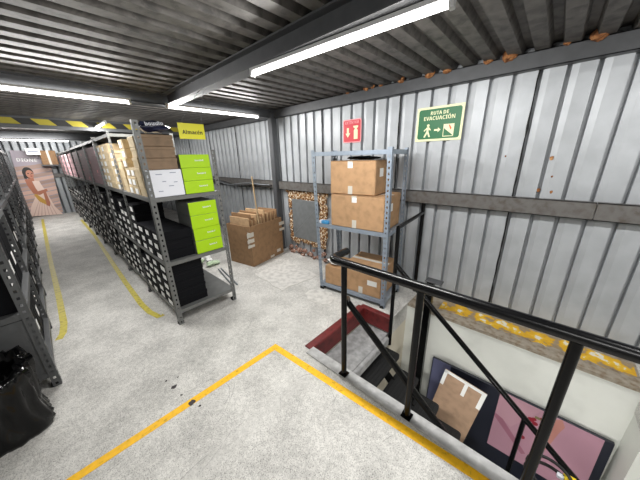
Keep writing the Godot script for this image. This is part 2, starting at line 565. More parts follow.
func shell() -> void:
	# floor: one slab with the stairwell cut out
	var fl := thing("floor", "worn pale grey concrete mezzanine floor", "floor", Vector3.ZERO, 0.0, "", "structure")
	var st := ST()
	var t := -0.2
	span(st, Vector3(X_LEFT, t, Z_FAR), Vector3(WELL_X0, 0, Z_NEAR))
	span(st, Vector3(WELL_X0, t, Z_FAR), Vector3(2.02, 0, -1.25))
	span(st, Vector3(2.02, t, Z_FAR), Vector3(WALL_X, 0, -0.91))
	span(st, Vector3(WELL_X0, t, 0.75), Vector3(WALL_X, 0, Z_NEAR))
	put(st, "slab", M.floor, fl)
	st = ST()
	span(st, Vector3(WELL_X1 + 0.004, -0.035, -0.91), Vector3(WALL_X, -0.003, 0.75))
	put(st, "ledge", M.raw_concrete, fl)
	st = ST()                                          # ragged remains of yellow paint on the ledge
	var poly := PackedVector2Array()
	for i in 45:
		poly.append(Vector2(-0.62 + i * 0.0308, 2.52 + rng.randf_range(-0.025, 0.025)))
	for i in 45:
		poly.append(Vector2(-0.62 + (44 - i) * 0.0308, 2.70 + rng.randf_range(-0.02, 0.012)))
	prism(st, poly, Vector3(0, -0.003, 0), Vector3(0, 0, 1), Vector3(1, 0, 0), 0.003)
	put(st, "worn_yellow_stripe", M.ledge_yellow, fl)
	# ceiling deck in sheets
	var ce := thing("ceiling", "dark galvanised trapezoidal metal deck", "ceiling", Vector3.ZERO, 0.0, "", "structure")
	st = ST()
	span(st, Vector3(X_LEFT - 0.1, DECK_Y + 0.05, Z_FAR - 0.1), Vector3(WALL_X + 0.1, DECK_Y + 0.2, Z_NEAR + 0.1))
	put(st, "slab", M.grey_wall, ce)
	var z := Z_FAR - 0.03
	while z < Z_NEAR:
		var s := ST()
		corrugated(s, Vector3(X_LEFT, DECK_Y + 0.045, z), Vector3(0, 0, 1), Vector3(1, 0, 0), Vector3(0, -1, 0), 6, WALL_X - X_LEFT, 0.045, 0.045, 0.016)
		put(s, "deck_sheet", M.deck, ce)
		z += 6 * RIB
	# walls
	var wr := thing("wall_right", "light grey corrugated sheet wall behind the stairwell", "wall", Vector3.ZERO, 0.0, "", "structure")
	st = ST()
	span(st, Vector3(WALL_X + 0.05, LOW_Y, Z_FAR - 0.1), Vector3(WALL_X + 0.15, DECK_Y + 0.05, Z_NEAR + 0.1))
	put(st, "backing", M.grey_wall, wr)
	var SH := 7 * RIB
	z = -0.225 - 11 * SH
	var sr := RandomNumberGenerator.new()
	sr.seed = 14
	while z < Z_NEAR:
		var s := ST()
		corrugated(s, Vector3(WALL_X + 0.046, 0.0, z), Vector3(0, 0, 1), Vector3(0, 1, 0), Vector3(-1, 0, 0), 7, DECK_Y + 0.04, 0.052, 0.017, 0.005, 0.045)
		var q := put(s, "corrugated_sheet", M.wall_sheet, wr)
		s = ST()                                       # uneven black sealant down the lap
		var pl := PackedVector2Array()
		for i in 40: pl.append(Vector2(z - 0.004 + sr.randf_range(-0.004, 0.002), i * 0.0575))
		for i in 40: pl.append(Vector2(z + 0.004 + sr.randf_range(-0.002, 0.006), (39 - i) * 0.0575))
		prism(s, pl, Vector3(WALL_X - 0.002, 0, 0), Vector3(0, 0, 1), Vector3(0, 1, 0), 0.006)
		put(s, "lap_sealant", M.rubber, q)
		z += SH
	for q in [[1.50, -0.03, 0.012], [1.36, 0.0, 0.007], [1.52, -0.33, 0.006], [1.25, -0.06, 0.012], [1.24, 0.02, 0.01]]:
		var s := ST()
		lump(s, Vector3(WALL_X - 0.006, q[0], q[1]), Vector3(0.003, q[2] * 1.3, q[2]), 90)
		put(s, "rust_spot", M.foam, wr)
	var wf := thing("wall_far", "bluish grey corrugated end wall behind the poster", "wall", Vector3.ZERO, 0.0, "", "structure")
	st = ST()
	span(st, Vector3(X_LEFT - 0.1, -0.2, Z_FAR - 0.12), Vector3(WALL_X + 0.15, DECK_Y + 0.05, Z_FAR - 0.03))
	put(st, "backing", M.grey_wall, wf)
	for i in 4:
		var s := ST()
		corrugated(s, Vector3(X_LEFT + (i + 1) * 6 * RIB + 0.3, 0, Z_FAR - 0.03), Vector3(-1, 0, 0), Vector3(0, 1, 0), Vector3(0, 0, 1), 6, DECK_Y + 0.04, 0.034, 0.018, 0.022)
		var q := put(s, "corrugated_sheet", M.wall_sheet, wf)
		q.position.x = 0.0
	st = ST()
	span(st, Vector3(X_LEFT, 1.14, Z_FAR), Vector3(WALL_X, 1.25, Z_FAR + 0.06))
	put(st, "girt", M.girt, wf)
	st = ST()
	span(st, Vector3(X_LEFT - 0.12, -0.2, Z_FAR - 0.1), Vector3(X_LEFT, DECK_Y + 0.05, Z_NEAR + 0.1))
	tag(put(st, "wall_left", M.grey_wall), "grey wall behind the left rack", "wall", "", "structure")
	st = ST()
	span(st, Vector3(X_LEFT - 0.1, -0.2, Z_NEAR), Vector3(WALL_X + 0.1, DECK_Y + 0.05, Z_NEAR + 0.12))
	tag(put(st, "wall_near", M.white_plaster), "pale wall behind the camera", "wall", "", "structure")
	# stairwell walls
	st = ST()
	span(st, Vector3(WELL_X1, LOW_Y, -1.6), Vector3(WALL_X, -0.2, 1.55))
	span(st, Vector3(WELL_X1, -0.2, -0.91), Vector3(WALL_X, -0.035, 0.75))
	tag(put(st, "wall_stairwell_right", M.white_plaster), "white plastered wall of the stairwell below the ledge", "wall", "", "structure")
	var w2 := ST()
	span(w2, Vector3(2.02, LOW_Y, -1.6), Vector3(WELL_X1, -0.2, -0.915))
	tag(put(w2, "wall_stairwell_far", M.beige_plaster), "beige end wall of the stairwell under the grey rack", "wall", "", "structure")
	st = ST()
	span(st, Vector3(2.14, LOW_Y, 0.755), Vector3(WELL_X1, -0.2, 1.55))
	tag(put(st, "wall_stairwell_near", M.white_plaster), "white return wall at the lower right of the stairwell", "wall", "", "structure")
	st = ST()
	span(st, Vector3(0.4, LOW_Y, 1.55), Vector3(WELL_X1, -0.2, 1.65))
	tag(put(st, "wall_lower_near", M.white_plaster), "near wall of the room below the mezzanine", "wall", "", "structure")
	st = ST()
	span(st, Vector3(0.4, LOW_Y, -1.7), Vector3(WELL_X1, -0.2, -1.6))
	tag(put(st, "wall_lower_far", M.white_plaster), "far wall of the room below the mezzanine", "wall", "", "structure")
	st = ST()
	span(st, Vector3(0.3, LOW_Y, -1.7), Vector3(0.4, -0.2, 1.65))
	tag(put(st, "wall_lower_left", M.white_plaster), "left wall of the room below the mezzanine", "wall", "", "structure")
	st = ST()
	span(st, Vector3(0.3, LOW_Y - 0.1, -1.7), Vector3(WALL_X, LOW_Y, 1.65))
	tag(put(st, "floor_lower", M.cement), "grey floor of the room below", "floor", "", "structure")

func i_beam(a: Vector3, b: Vector3, h: float, w: float, called: String, label: String) -> Node3D:
	# a, b: ends of the axis at mid height
	var mid := (a + b) * 0.5
	var t := thing(called, label, "beam", mid, 0.0, "", "structure")
	var d := (b - a).normalized()
	var L := (b - a).length()
	var side := d.cross(Vector3.UP)
	var bs := Basis(d, Vector3.UP, side)
	var st := ST()
	box(st, Vector3.ZERO, Vector3(L, h - 0.018, 0.01), bs)
	put(st, "web", M.beam, t)
	for s in [1, -1]:
		st = ST()
		box(st, Vector3.UP * s * (h * 0.5 - 0.005), Vector3(L, 0.01, w), bs)
		put(st, "flange", M.beam, t)
	return t

func lump(st: SurfaceTool, c: Vector3, r: Vector3, seed_: int) -> void:
	var n := FastNoiseLite.new()
	n.seed = seed_
	n.frequency = 0.9
	var R := 7
	var S := 10
	var grid := []
	for i in R + 1:
		var row := []
		var th := PI * i / R
		for k in S:
			var ph := TAU * k / S
			var d := Vector3(sin(th) * cos(ph), cos(th), sin(th) * sin(ph))
			var f := 1.0 + 0.45 * n.get_noise_3dv(d * 1.6 + Vector3.ONE * seed_)
			row.append(c + d * r * f)
		grid.append(row)
	for i in R:
		for k in S:
			var k2 := (k + 1) % S
			tri(st, grid[i][k], grid[i][k2], grid[i + 1][k2])
			tri(st, grid[i][k], grid[i + 1][k2], grid[i + 1][k])

func frame_steel() -> void:
	# eaves channel along the wall, girt half way up, column
	var eb := thing("trim_1", "grey steel channel along the top of the corrugated wall", "beam", Vector3.ZERO, 0.0, "", "structure")
	var st := ST()
	channel(st, Vector3(2.67, 2.19, Z_FAR), Vector3(2.67, 2.19, Z_NEAR), 0.115, 0.07, 0.006, Vector3(1, 0, 0))
	put(st, "channel", M.beam, eb)
	var fz := [-1.70, -1.62, -1.3, -1.02, -0.87, -0.56, -0.42, -0.10, 0.05, -1.52, -1.95]
	var fr := [0.03, 0.022, 0.03, 0.042, 0.036, 0.03, 0.045, 0.02, 0.04, 0.02, 0.022]
	for i in fz.size():
		st = ST()
		var r: float = fr[i]
		lump(st, Vector3(2.665, 2.255 + r * 0.1, fz[i]), Vector3(r * 1.0, r * 1.0, r * 1.15), 40 + i)
		put(st, "foam_lump", M.foam, eb)
	var gi := thing("trim_2", "grey brown steel girt half way up the corrugated wall", "beam", Vector3.ZERO, 0.0, "", "structure")
	for seg in [[Z_FAR, -3.45], [-3.33, 0.28], [0.285, Z_NEAR]]:
		st = ST()
		channel(st, Vector3(2.66, 1.125, seg[0]), Vector3(2.66, 1.125, seg[1]), 0.13, 0.055, 0.006, Vector3(1, 0, 0))
		put(st, "channel", M.girt, gi)
	var co := thing("trim_3", "dark grey steel column against the corrugated wall behind the waste carton", "column", Vector3(2.62, 0, -3.39), 0.0, "", "structure")
	st = ST()
	box(st, Vector3(0, 1.1, 0), Vector3(0.012, 2.2, 0.09))
	for s in [-1, 1]:
		box(st, Vector3(0.045, 1.1, 0.045 * s), Vector3(0.09, 2.2, 0.01))
	put(st, "channel", M.beam, co)
	st = ST()
	box(st, Vector3(0.03, 0.006, 0), Vector3(0.13, 0.012, 0.14))
	put(st, "base_plate", M.beam, co)
	# roof beams
	i_beam(Vector3(X_LEFT, 2.19, -3.40), Vector3(2.66, 2.19, -3.40), 0.12, 0.09, "trim_4", "dark steel cross beam carrying two tube lights")
	i_beam(Vector3(1.20, 2.19, -3.34), Vector3(1.20, 2.19, Z_NEAR), 0.12, 0.11, "trim_5", "dark steel beam running over the floor to the cross beam")
	var hz := i_beam(Vector3(X_LEFT, 2.165, -6.2), Vector3(2.66, 2.165, -6.2), 0.17, 0.10, "trim_6", "cross beam with black and yellow hazard stripes")
	st = ST()
	box(st, Vector3(0, 0.01, 0.055), Vector3(4.1, 0.085, 0.004))
	put(st, "hazard_strip", M.hazard_black, hz)
	for i in 10:
		st = ST()
		var x := -1.98 + i * 0.39
		var p := PackedVector2Array([Vector2(x, 0.0525), Vector2(x + 0.20, 0.0525), Vector2(x + 0.28, -0.0325), Vector2(x + 0.08, -0.0325)])
		prism(st, p, Vector3(0, 0, 0.057), Vector3(1, 0, 0), Vector3(0, 1, 0), 0.003)
		put(st, "hazard_stripe", M.hazard_yellow, hz)
	i_beam(Vector3(X_LEFT, 2.165, -9.0), Vector3(2.66, 2.165, -9.0), 0.17, 0.10, "trim_7", "farthest dark steel cross beam over the aisle")

func stairwell() -> void:
	# kerb along the well
	var st := ST()
	cbox(st, Vector3(1.185, 0.007, -0.235), Vector3(0.09, 0.014, 2.0), 0.004)
	tag(put(st, "trim_8", M.kerb), "grey cement kerb between the yellow line and the stairwell", "kerb", "", "structure")
	# maroon upstand at the head of the stairs
	var mk := thing("trim_9", "chipped maroon painted upstand round the head of the stairs", "kerb", Vector3.ZERO, 0.0, "", "structure")
	st = ST()
	cbox(st, Vector3(1.625, -0.075, -1.235), Vector3(0.79, 0.17, 0.03), 0.006)
	cbox(st, Vector3(1.605, 0.006, -1.262), Vector3(0.83, 0.012, 0.075), 0.004)
	put(st, "riser", M.maroon, mk)
	st = ST()
	cbox(st, Vector3(2.01, -0.075, -1.08), Vector3(0.022, 0.17, 0.33), 0.005)
	cbox(st, Vector3(2.03, 0.006, -1.09), Vector3(0.06, 0.012, 0.36), 0.004)
	put(st, "side_riser", M.maroon, mk)
	# stairs
	var s := thing("stairs", "black steel stairs going down beside the railing, grey top step", "stairs", Vector3(1.6, LOW_Y, 0.0))
	var o := Vector3(-1.6, -LOW_Y, 0.0)
	st = ST()
	span(st, o + Vector3(1.235, -0.25, -1.22), o + Vector3(2.0, -0.17, -0.93))
	put(st, "landing", M.cement, s)
	st = ST()
	cbox(st, o + Vector3(1.595, -0.21, -0.91), Vector3(0.72, 0.085, 0.04), 0.008)
	put(st, "landing_edge", M.cement, s)
	for k in 10:
		var z := -0.826 + 0.205 * k
		var y := -0.31 - 0.165 * k
		var p := PackedVector2Array()
		var c := 0.025
		for q in [[1.27, -0.14], [1.965, -0.14], [1.965, 0.06 - c], [1.965 - 0.3 * c, 0.06 - 0.3 * c], [1.965 - c, 0.06], [1.27 + c, 0.06], [1.27, 0.06 - c]]:
			p.append(Vector2(q[0], q[1] + z))
		st = ST()
		# polygon in (x, z): u = x, v = z gives normal -y, so extrude down
		prism(st, p, o + Vector3(0, y, 0), Vector3(1, 0, 0), Vector3(0, 0, 1), 0.035)
		var tr := put(st, "tread", M.black_tread, s)
		st = ST()
		for r in 5:
			span(st, o + Vector3(1.30, y, z - 0.115 + r * 0.034), o + Vector3(1.93, y + 0.004, z - 0.103 + r * 0.034))
		put(st, "grip_rib", M.rubber, tr)
	for x in [1.275, 1.80]:
		st = ST()
		bar(st, o + Vector3(x, -0.40, -0.90), o + Vector3(x, -0.40 - 0.805 * 1.9, -0.90 + 1.9), 0.10, 0.01, Vector3(0, 1, 0))
		put(st, "stringer", M.black_paint, s)
	# main railing
	var r := thing("stair_railing", "black steel railing with round handrail between floor and stairwell", "railing", Vector3(1.165, 0.024, -0.38))
	o = -Vector3(1.165, 0.024, -0.38)
	st = ST()
	var hp := [Vector3(1.33, 0.92, -0.965)]
	for i in 6:
		var a := PI * 0.5 * i / 5.0
		hp.append(Vector3(1.195 - 0.04 * sin(a), 0.92, -0.925 - 0.04 * cos(a)))
	hp.append(Vector3(1.155, 0.92, 1.6))
	tube(st, hp.map(func(v): return v + o), 0.026, 18)
	put(st, "handrail", M.rail_gloss, r)
	for q in [[-0.86, 0.024], [-0.378, 0.024], [0.184, 0.024], [1.2, 0.024]]:
		st = ST()
		tube(st, [o + Vector3(1.165, q[1], q[0]), o + Vector3(1.157, 0.9, q[0])], 0.0195, 12)
		var po := put(st, "post", M.black_paint, r)
		st = ST()
		cbox(st, o + Vector3(1.165, 0.028, q[0]), Vector3(0.06, 0.008, 0.06), 0.002)
		put(st, "base_plate", M.black_paint, po)
	st = ST()
	tube(st, [o + Vector3(1.165, 0.635, -0.86), o + Vector3(1.25, 0.60, -0.90), o + Vector3(1.252, 0.58, -0.90), o + Vector3(1.252, 0.58 - 0.85 * 1.9, -0.90 + 1.9)], 0.023, 12)
	put(st, "descending_rail", M.black_paint, r)
	# inner railing
	var ir := thing("stair_railing", "black steel railing on the wall side of the stairs, sloping down", "railing", Vector3(1.95, LOW_Y, -0.9))
	o = -Vector3(1.95, LOW_Y, -0.9)
	st = ST()
	tube(st, [o + Vector3(1.99, -0.28, -0.9), o + Vector3(1.99, 0.965, -0.9)], 0.018, 12)
	put(st, "post", M.black_paint, ir)
	st = ST()
	tube(st, [o + Vector3(2.70, 1.062, -0.96), o + Vector3(2.70, 0.0, -0.96)], 0.02, 12)
	put(st, "wall_post", M.black_paint, ir)
	st = ST()
	tube(st, [o + Vector3(1.99, 0.955, -0.9), o + Vector3(2.70, 0.955, -0.96)], 0.018, 12)
	put(st, "cross_rail", M.black_paint, ir)
	st = ST()
	tube(st, [o + Vector3(1.99, 0.615, -0.905), o + Vector3(1.99, 0.615 - 0.86 * 2.1, -0.905 + 2.1)], 0.021, 12)
	put(st, "descending_rail", M.black_paint, ir)
	for z in [0.20, 1.0]:
		var y: float = 0.615 - 0.86 * (z + 0.905)
		st = ST()
		tube(st, [o + Vector3(1.99, y, z), o + Vector3(1.99, y - 0.70, z)], 0.016, 10)
		put(st, "baluster", M.black_paint, ir)
	# post with a top plate in front of the white wall, with two conduits
	var q := thing("steel_post", "thick black post with a flat top plate beside the stairwell wall", "post", Vector3(2.34, LOW_Y, -0.68))
	st = ST()
	cbox(st, Vector3(0, 1.185, 0), Vector3(0.065, 2.37, 0.065), 0.005)
	put(st, "shaft", M.black_paint, q)
	st = ST()
	cbox(st, Vector3(0.0, 2.377, 0.03), Vector3(0.09, 0.014, 0.15), 0.003)
	put(st, "top_plate", M.beam, q)
	for i in 2:
		st = ST()
		tube(st, [Vector3(-0.045, 0, -0.045 - 0.03 * i), Vector3(-0.045, 1.55, -0.045 - 0.03 * i)], 0.009, 8)
		put(st, "conduit", M.conduit, q)

# ------------------------------------------------------------------ racks
const RZ0 := -2.455
const BAY := 0.985

func shelf_tray(parent: Node, x0: float, x1: float, z0: float, z1: float, y: float, m: Material, lip := 0.032) -> void:
	# y: top surface; a folded tray with a lip hanging down on all four sides
	var st := ST()
	span(st, Vector3(x0, y - 0.004, z0), Vector3(x1, y, z1))
	for zz in [z0, z1 - 0.003]:
		span(st, Vector3(x0, y - lip, zz), Vector3(x1, y - 0.004, zz + 0.003))
	for xx in [x0, x1 - 0.003]:
		span(st, Vector3(xx, y - lip, z0), Vector3(xx + 0.003, y - 0.004, z1))
	put(st, "shelf", m, parent)

func box_mesh(key: String, s: Vector3, e := 0.003) -> ArrayMesh:
	var k := "%s %s" % [key, s]
	if not cache.has(k):
		var st := ST()
		cbox(st, Vector3(0, s.y * 0.5, 0), s, e)
		cache[k] = st.commit()
	return cache[k]

func shoebox(called: String, s: Vector3, at: Vector3, turn: float, m: Material, label_m: Material, label: String, category: String, group: String, lw := 0.5, lh := 0.5) -> Node3D:
	# body and overlapping lid; the label sits on the -X end
	var t := thing(called, label, category, at, turn, group)
	put_mesh(box_mesh("body", Vector3(s.x - 0.006, s.y - 0.004, s.z - 0.006)), "body", m, t)
	var lid := put_mesh(box_mesh("lid", Vector3(s.x, s.y * 0.32, s.z), 0.002), "lid", m, t)
	lid.position.y = s.y * 0.67
	if label_m:
		var k := "label %s %s %s" % [s, lw, lh]
		if not cache.has(k):
			var st := ST()
			span(st, Vector3(-0.0012, -s.y * lh * 0.5, -s.z * lw * 0.5), Vector3(0.0, s.y * lh * 0.5, s.z * lw * 0.5))
			cache[k] = st.commit()
		var l := put_mesh(cache[k], "label", label_m, t)
		l.position = Vector3(-s.x * 0.5 - 0.0002, s.y * 0.42, rng.randf_range(-0.1, 0.1) * s.z)
		l.set_meta("label", "white paper label")
	return t

func racks() -> void:
	# right rack -----------------------------------------------------------
	var x0 := 0.591
	var x1 := 1.212
	var n := 9
	var rk := thing("shelving_rack", "long grey slotted steel rack on the right of the aisle, full of shoeboxes", "rack", Vector3(0.9, 0, -6.9))
	rk.position = Vector3.ZERO
	for k in n + 1:
		var z := RZ0 - BAY * k
		angle_post(Vector3(x0, 0, z), 1.855, 1, -1, 0.018 if k == 1 else 0.04, M.rack, rk)
		angle_post(Vector3(x1, 0, z), 1.64 if k == 0 else 1.855, -1, -1, 0.04, M.rack, rk)
	for k in n:
		var za := RZ0 - BAY * (k + 1) + 0.003
		var zb := RZ0 - BAY * k - 0.003
		for y in [0.15, 0.655, 1.25]:
			shelf_tray(rk, x0 + 0.004, x1 - 0.004, za, zb, y, M.rack, 0.035)
		if k > 0:
			shelf_tray(rk, x0 + 0.004, x1 - 0.004, za, zb, 1.83, M.rack, 0.03)
	for zz in [RZ0 - 0.02]:                            # cross brace at the far side of the near bay
		var st := ST()
		bar(st, Vector3(x1 - 0.01, 0.12, RZ0 - 0.05), Vector3(x1 - 0.01, 0.02, RZ0 - 0.01), 0.02, 0.003, Vector3(0, 0, 1))
		put(st, "brace", M.rack, rk)
	# black shoeboxes, two lower shelves
	for k in n:
		for sh in 2:
			var y0: float = [0.152, 0.657][sh]
			for c in 4:                                # column 0 is nearest the camera
				var rows: int = 5 if sh == 0 else [3, 3, 3, 5][c]
				if k > 0: rows = ([5, 5, 4, 5] if sh == 0 else [5, 4, 5, 3])[(c + k) % 4]
				if k == 0 and sh == 0 and c == 3: rows = 4
				if k > 4: rows = 4 if sh == 0 else 3
				if k > 6: rows = 3 if sh == 0 else 2
				for r in rows:
					var z := RZ0 - BAY * k - 0.055 - 0.1125 - c * 0.2275
					var S := Vector3(0.33 if sh == 0 else 0.28, 0.092, 0.225)
					var lm: Material = null if k > 1 and (r + c * 2 + k) % 3 == 0 else M.paper
					var lab := "black shoebox%s, right rack %s shelf, %s bay, %s row up, %s column" % [" with white label" if lm else "", ["lower", "middle"][sh], ORD[k], ORD[r], ORD[c]]
					shoebox("black_shoebox", S, Vector3(x0 + 0.008 + S.x * 0.5 + rng.randf_range(-0.004, 0.004), y0 + r * 0.0925, z), rng.randf_range(-0.012, 0.012), M.black_box, lm, lab, "box", "black shoeboxes on the right rack", 0.45 if (r + c) % 4 else 0.55, 0.52)
	# dark end cartons seen from the near end lie behind the first column; tan shoeboxes above
	var T := Vector3(0.27, 0.082, 0.165)
	for k in 2:
		var zc: Array = [-2.665, -2.855, -3.035, -3.245] if k == 0 else [-3.56, -3.78, -4.0, -4.22]
		var hc: Array = [6, 3, 6, 4] if k == 0 else [5, 6, 6, 6]
		for c in 4:
			for r in hc[c]:
				var lab := "tan shoebox, right rack top shelf, %s bay, %s row up, %s column" % [ORD[k], ORD[r], ORD[c]]
				shoebox("tan_shoebox", Vector3(T.x, T.y, T.z if k == 0 else 0.2), Vector3(x0 + 0.008 + T.x * 0.5 + rng.randf_range(-0.004, 0.006), 1.252 + r * 0.0825, zc[c]), rng.randf_range(-0.015, 0.015), M.tan_box, M.paper if (r * 3 + c * 5 + k) % 3 else null, lab, "box", "tan shoeboxes on the top shelf", 0.55, 0.6)
	# mauve, then pink boxes farther along the top shelf
	for k in range(2, n):
		var pink := k >= 5
		for c in 4:
			for r in 4:
				var z := RZ0 - BAY * k - 0.055 - 0.1125 - c * 0.2275
				var lab := "%s shoebox, right rack top shelf, %s bay, %s row up, %s column" % ["pale pink" if pink else "dusky mauve", ORD[k], ORD[r], ORD[c]]
				shoebox("pink_shoebox" if pink else "mauve_shoebox", Vector3(0.32, 0.125, 0.22), Vector3(x0 + 0.175, 1.252 + r * 0.1255, z), rng.randf_range(-0.015, 0.015), M.pink_box if pink else M.mauve_box, M.mauve_box if pink else (M.sign_pink if (r + c * 2 + k) % 5 == 0 else null), lab, "box", "pink shoeboxes on the top shelf" if pink else "mauve shoeboxes on the top shelf", 0.3, 0.3)
	# near end of the rack: green, white and brown cartons
	for i in 7:
		var up := i < 3
		var h := 0.115 if up else 0.127
		var j := i if up else i - 3
		var y := (1.252 if up else 0.657) + j * (h + 0.001)
		var wx := 0.27
		var t := thing("green_carton", "lime green carton on the %s shelf at the rack end, %s from the bottom" % ["upper" if up else "middle", ORD[j]], "box", Vector3(1.024 + [0.0, 0.004, -0.002][j % 3], y, RZ0 - 0.185 - [0.0, 0.01, 0.004, 0.012][j % 4]), 0.0, "lime green cartons at the rack end")
		var st := ST()
		cbox(st, Vector3(0, h * 0.5, 0), Vector3(wx, h, 0.33), 0.003)
		put(st, "body", M.grey_card, t)
		st = ST()
		cbox(st, Vector3(0, h * 0.5, 0.166), Vector3(wx, h, 0.006), 0.002)
		var fr := put(st, "front_panel", M.green_box, t)
		letters("havuia 8", 0.020, Vector3(0.035, h * 0.55, 0.1702), Basis.IDENTITY, M.white_card, fr)
	var wb := thing("white_carton", "white printed carton beside the green cartons at the rack end", "box", Vector3(0.748, 1.252, RZ0 - 0.062))
	var st2 := ST()
	cbox(st2, Vector3(0, 0.113, 0), Vector3(0.262, 0.226, 0.105), 0.003)
	put(st2, "body", M.white_card, wb)
	st2 = ST()
	for q in [[-0.05, 0.19, 0.05], [0.06, 0.20, 0.05], [-0.02, 0.13, 0.03], [0.03, 0.09, 0.04], [-0.06, 0.05, 0.035], [0.07, 0.12, 0.03]]:
		box(st2, Vector3(q[0], q[1], 0.053), Vector3(q[2], 0.006, 0.001))
	put(st2, "print", M.grey_ink, wb)
	for j in 3:
		var bb := thing("brown_carton", "flat brown carton on the white carton at the rack end, %s from the bottom" % ORD[j], "box", Vector3(0.745, 1.480 + j * 0.0925, RZ0 - 0.064 - 0.002 * j), 0.0, "brown cartons at the rack end")
		put_mesh(box_mesh("brown", Vector3(0.235, 0.0915, 0.10), 0.004), "body", M.brown_box, bb)
		st2 = ST()
		cbox(st2, Vector3(0, 0.078, 0), Vector3(0.243, 0.026, 0.106), 0.003)
		put(st2, "lid", M.brown_box, bb)
	var bag := ST()
	lump(bag, Vector3(0, 0.052, 0), Vector3(0.12, 0.045, 0.10), 61)
	var bo := tag(put(bag, "blue_bag", M.blue_bag), "dark blue printed plastic bag lying on the brown cartons", "bag") as MeshInstance3D
	bo.position = Vector3(0.75, 1.768, RZ0 - 0.10)
	letters("bouulu", 0.04, Vector3(-0.01, 0.068, 0.098), Basis.from_euler(Vector3(-0.35, 0, 0.1)), M.white_card, bo)
	# left rack ------------------------------------------------------------
	var lx1 := -0.25
	var lx0 := -0.86
	var lz := -2.40
	var lk := thing("shelving_rack", "dark grey slotted steel rack along the left edge of the aisle", "rack", Vector3.ZERO)
	for k in n + 1:
		var z := lz - BAY * k
		var dx := -0.0143 * BAY * k                   # the row runs slightly askew to the aisle
		angle_post(Vector3(lx1 + dx, 0, z), 1.86, -1, -1, 0.045, M.rack_dark, lk)
		angle_post(Vector3(lx0 + dx, 0, z), 1.86, 1, -1, 0.045, M.rack_dark, lk)
	for k in n:
		var za := lz - BAY * (k + 1) + 0.003
		var zb := lz - BAY * k - 0.003
		var dx := -0.0143 * BAY * (k + 0.5)
		for y in [0.13, 0.62, 1.20, 1.82]:
			shelf_tray(lk, lx0 + 0.004 + dx, lx1 - 0.004 + dx, za, zb, y, M.rack_dark, 0.04)
	var ep := ST()
	box(ep, Vector3(-0.555, 0.35, lz - 0.008), Vector3(0.60, 0.45, 0.003))
	put(ep, "end_panel", M.rack_dark, lk)
	for k in n:
		for sh in 3:
			var y: float = [0.132, 0.622, 1.202][sh]
			var h: float = [0.40, 0.47, 0.48][sh]
			for c in 3:
				var lab := "black carton, left rack %s shelf, %s bay, %s from the front of the bay" % [["bottom", "middle", "upper"][sh], ORD[k], ORD[c]]
				var s := Vector3(0.40, h, 0.28)
				var b := shoebox("black_carton", s, Vector3(lx1 - 0.235 - 0.0143 * BAY * (k + 0.5), y, lz - BAY * k - 0.05 - 0.145 - c * 0.298), PI + rng.randf_range(-0.02, 0.02), M.black_box, M.paper if sh < 2 else null, lab, "box", "black cartons on the left rack", 0.3, 0.22)
				b.set_meta("category", "box")

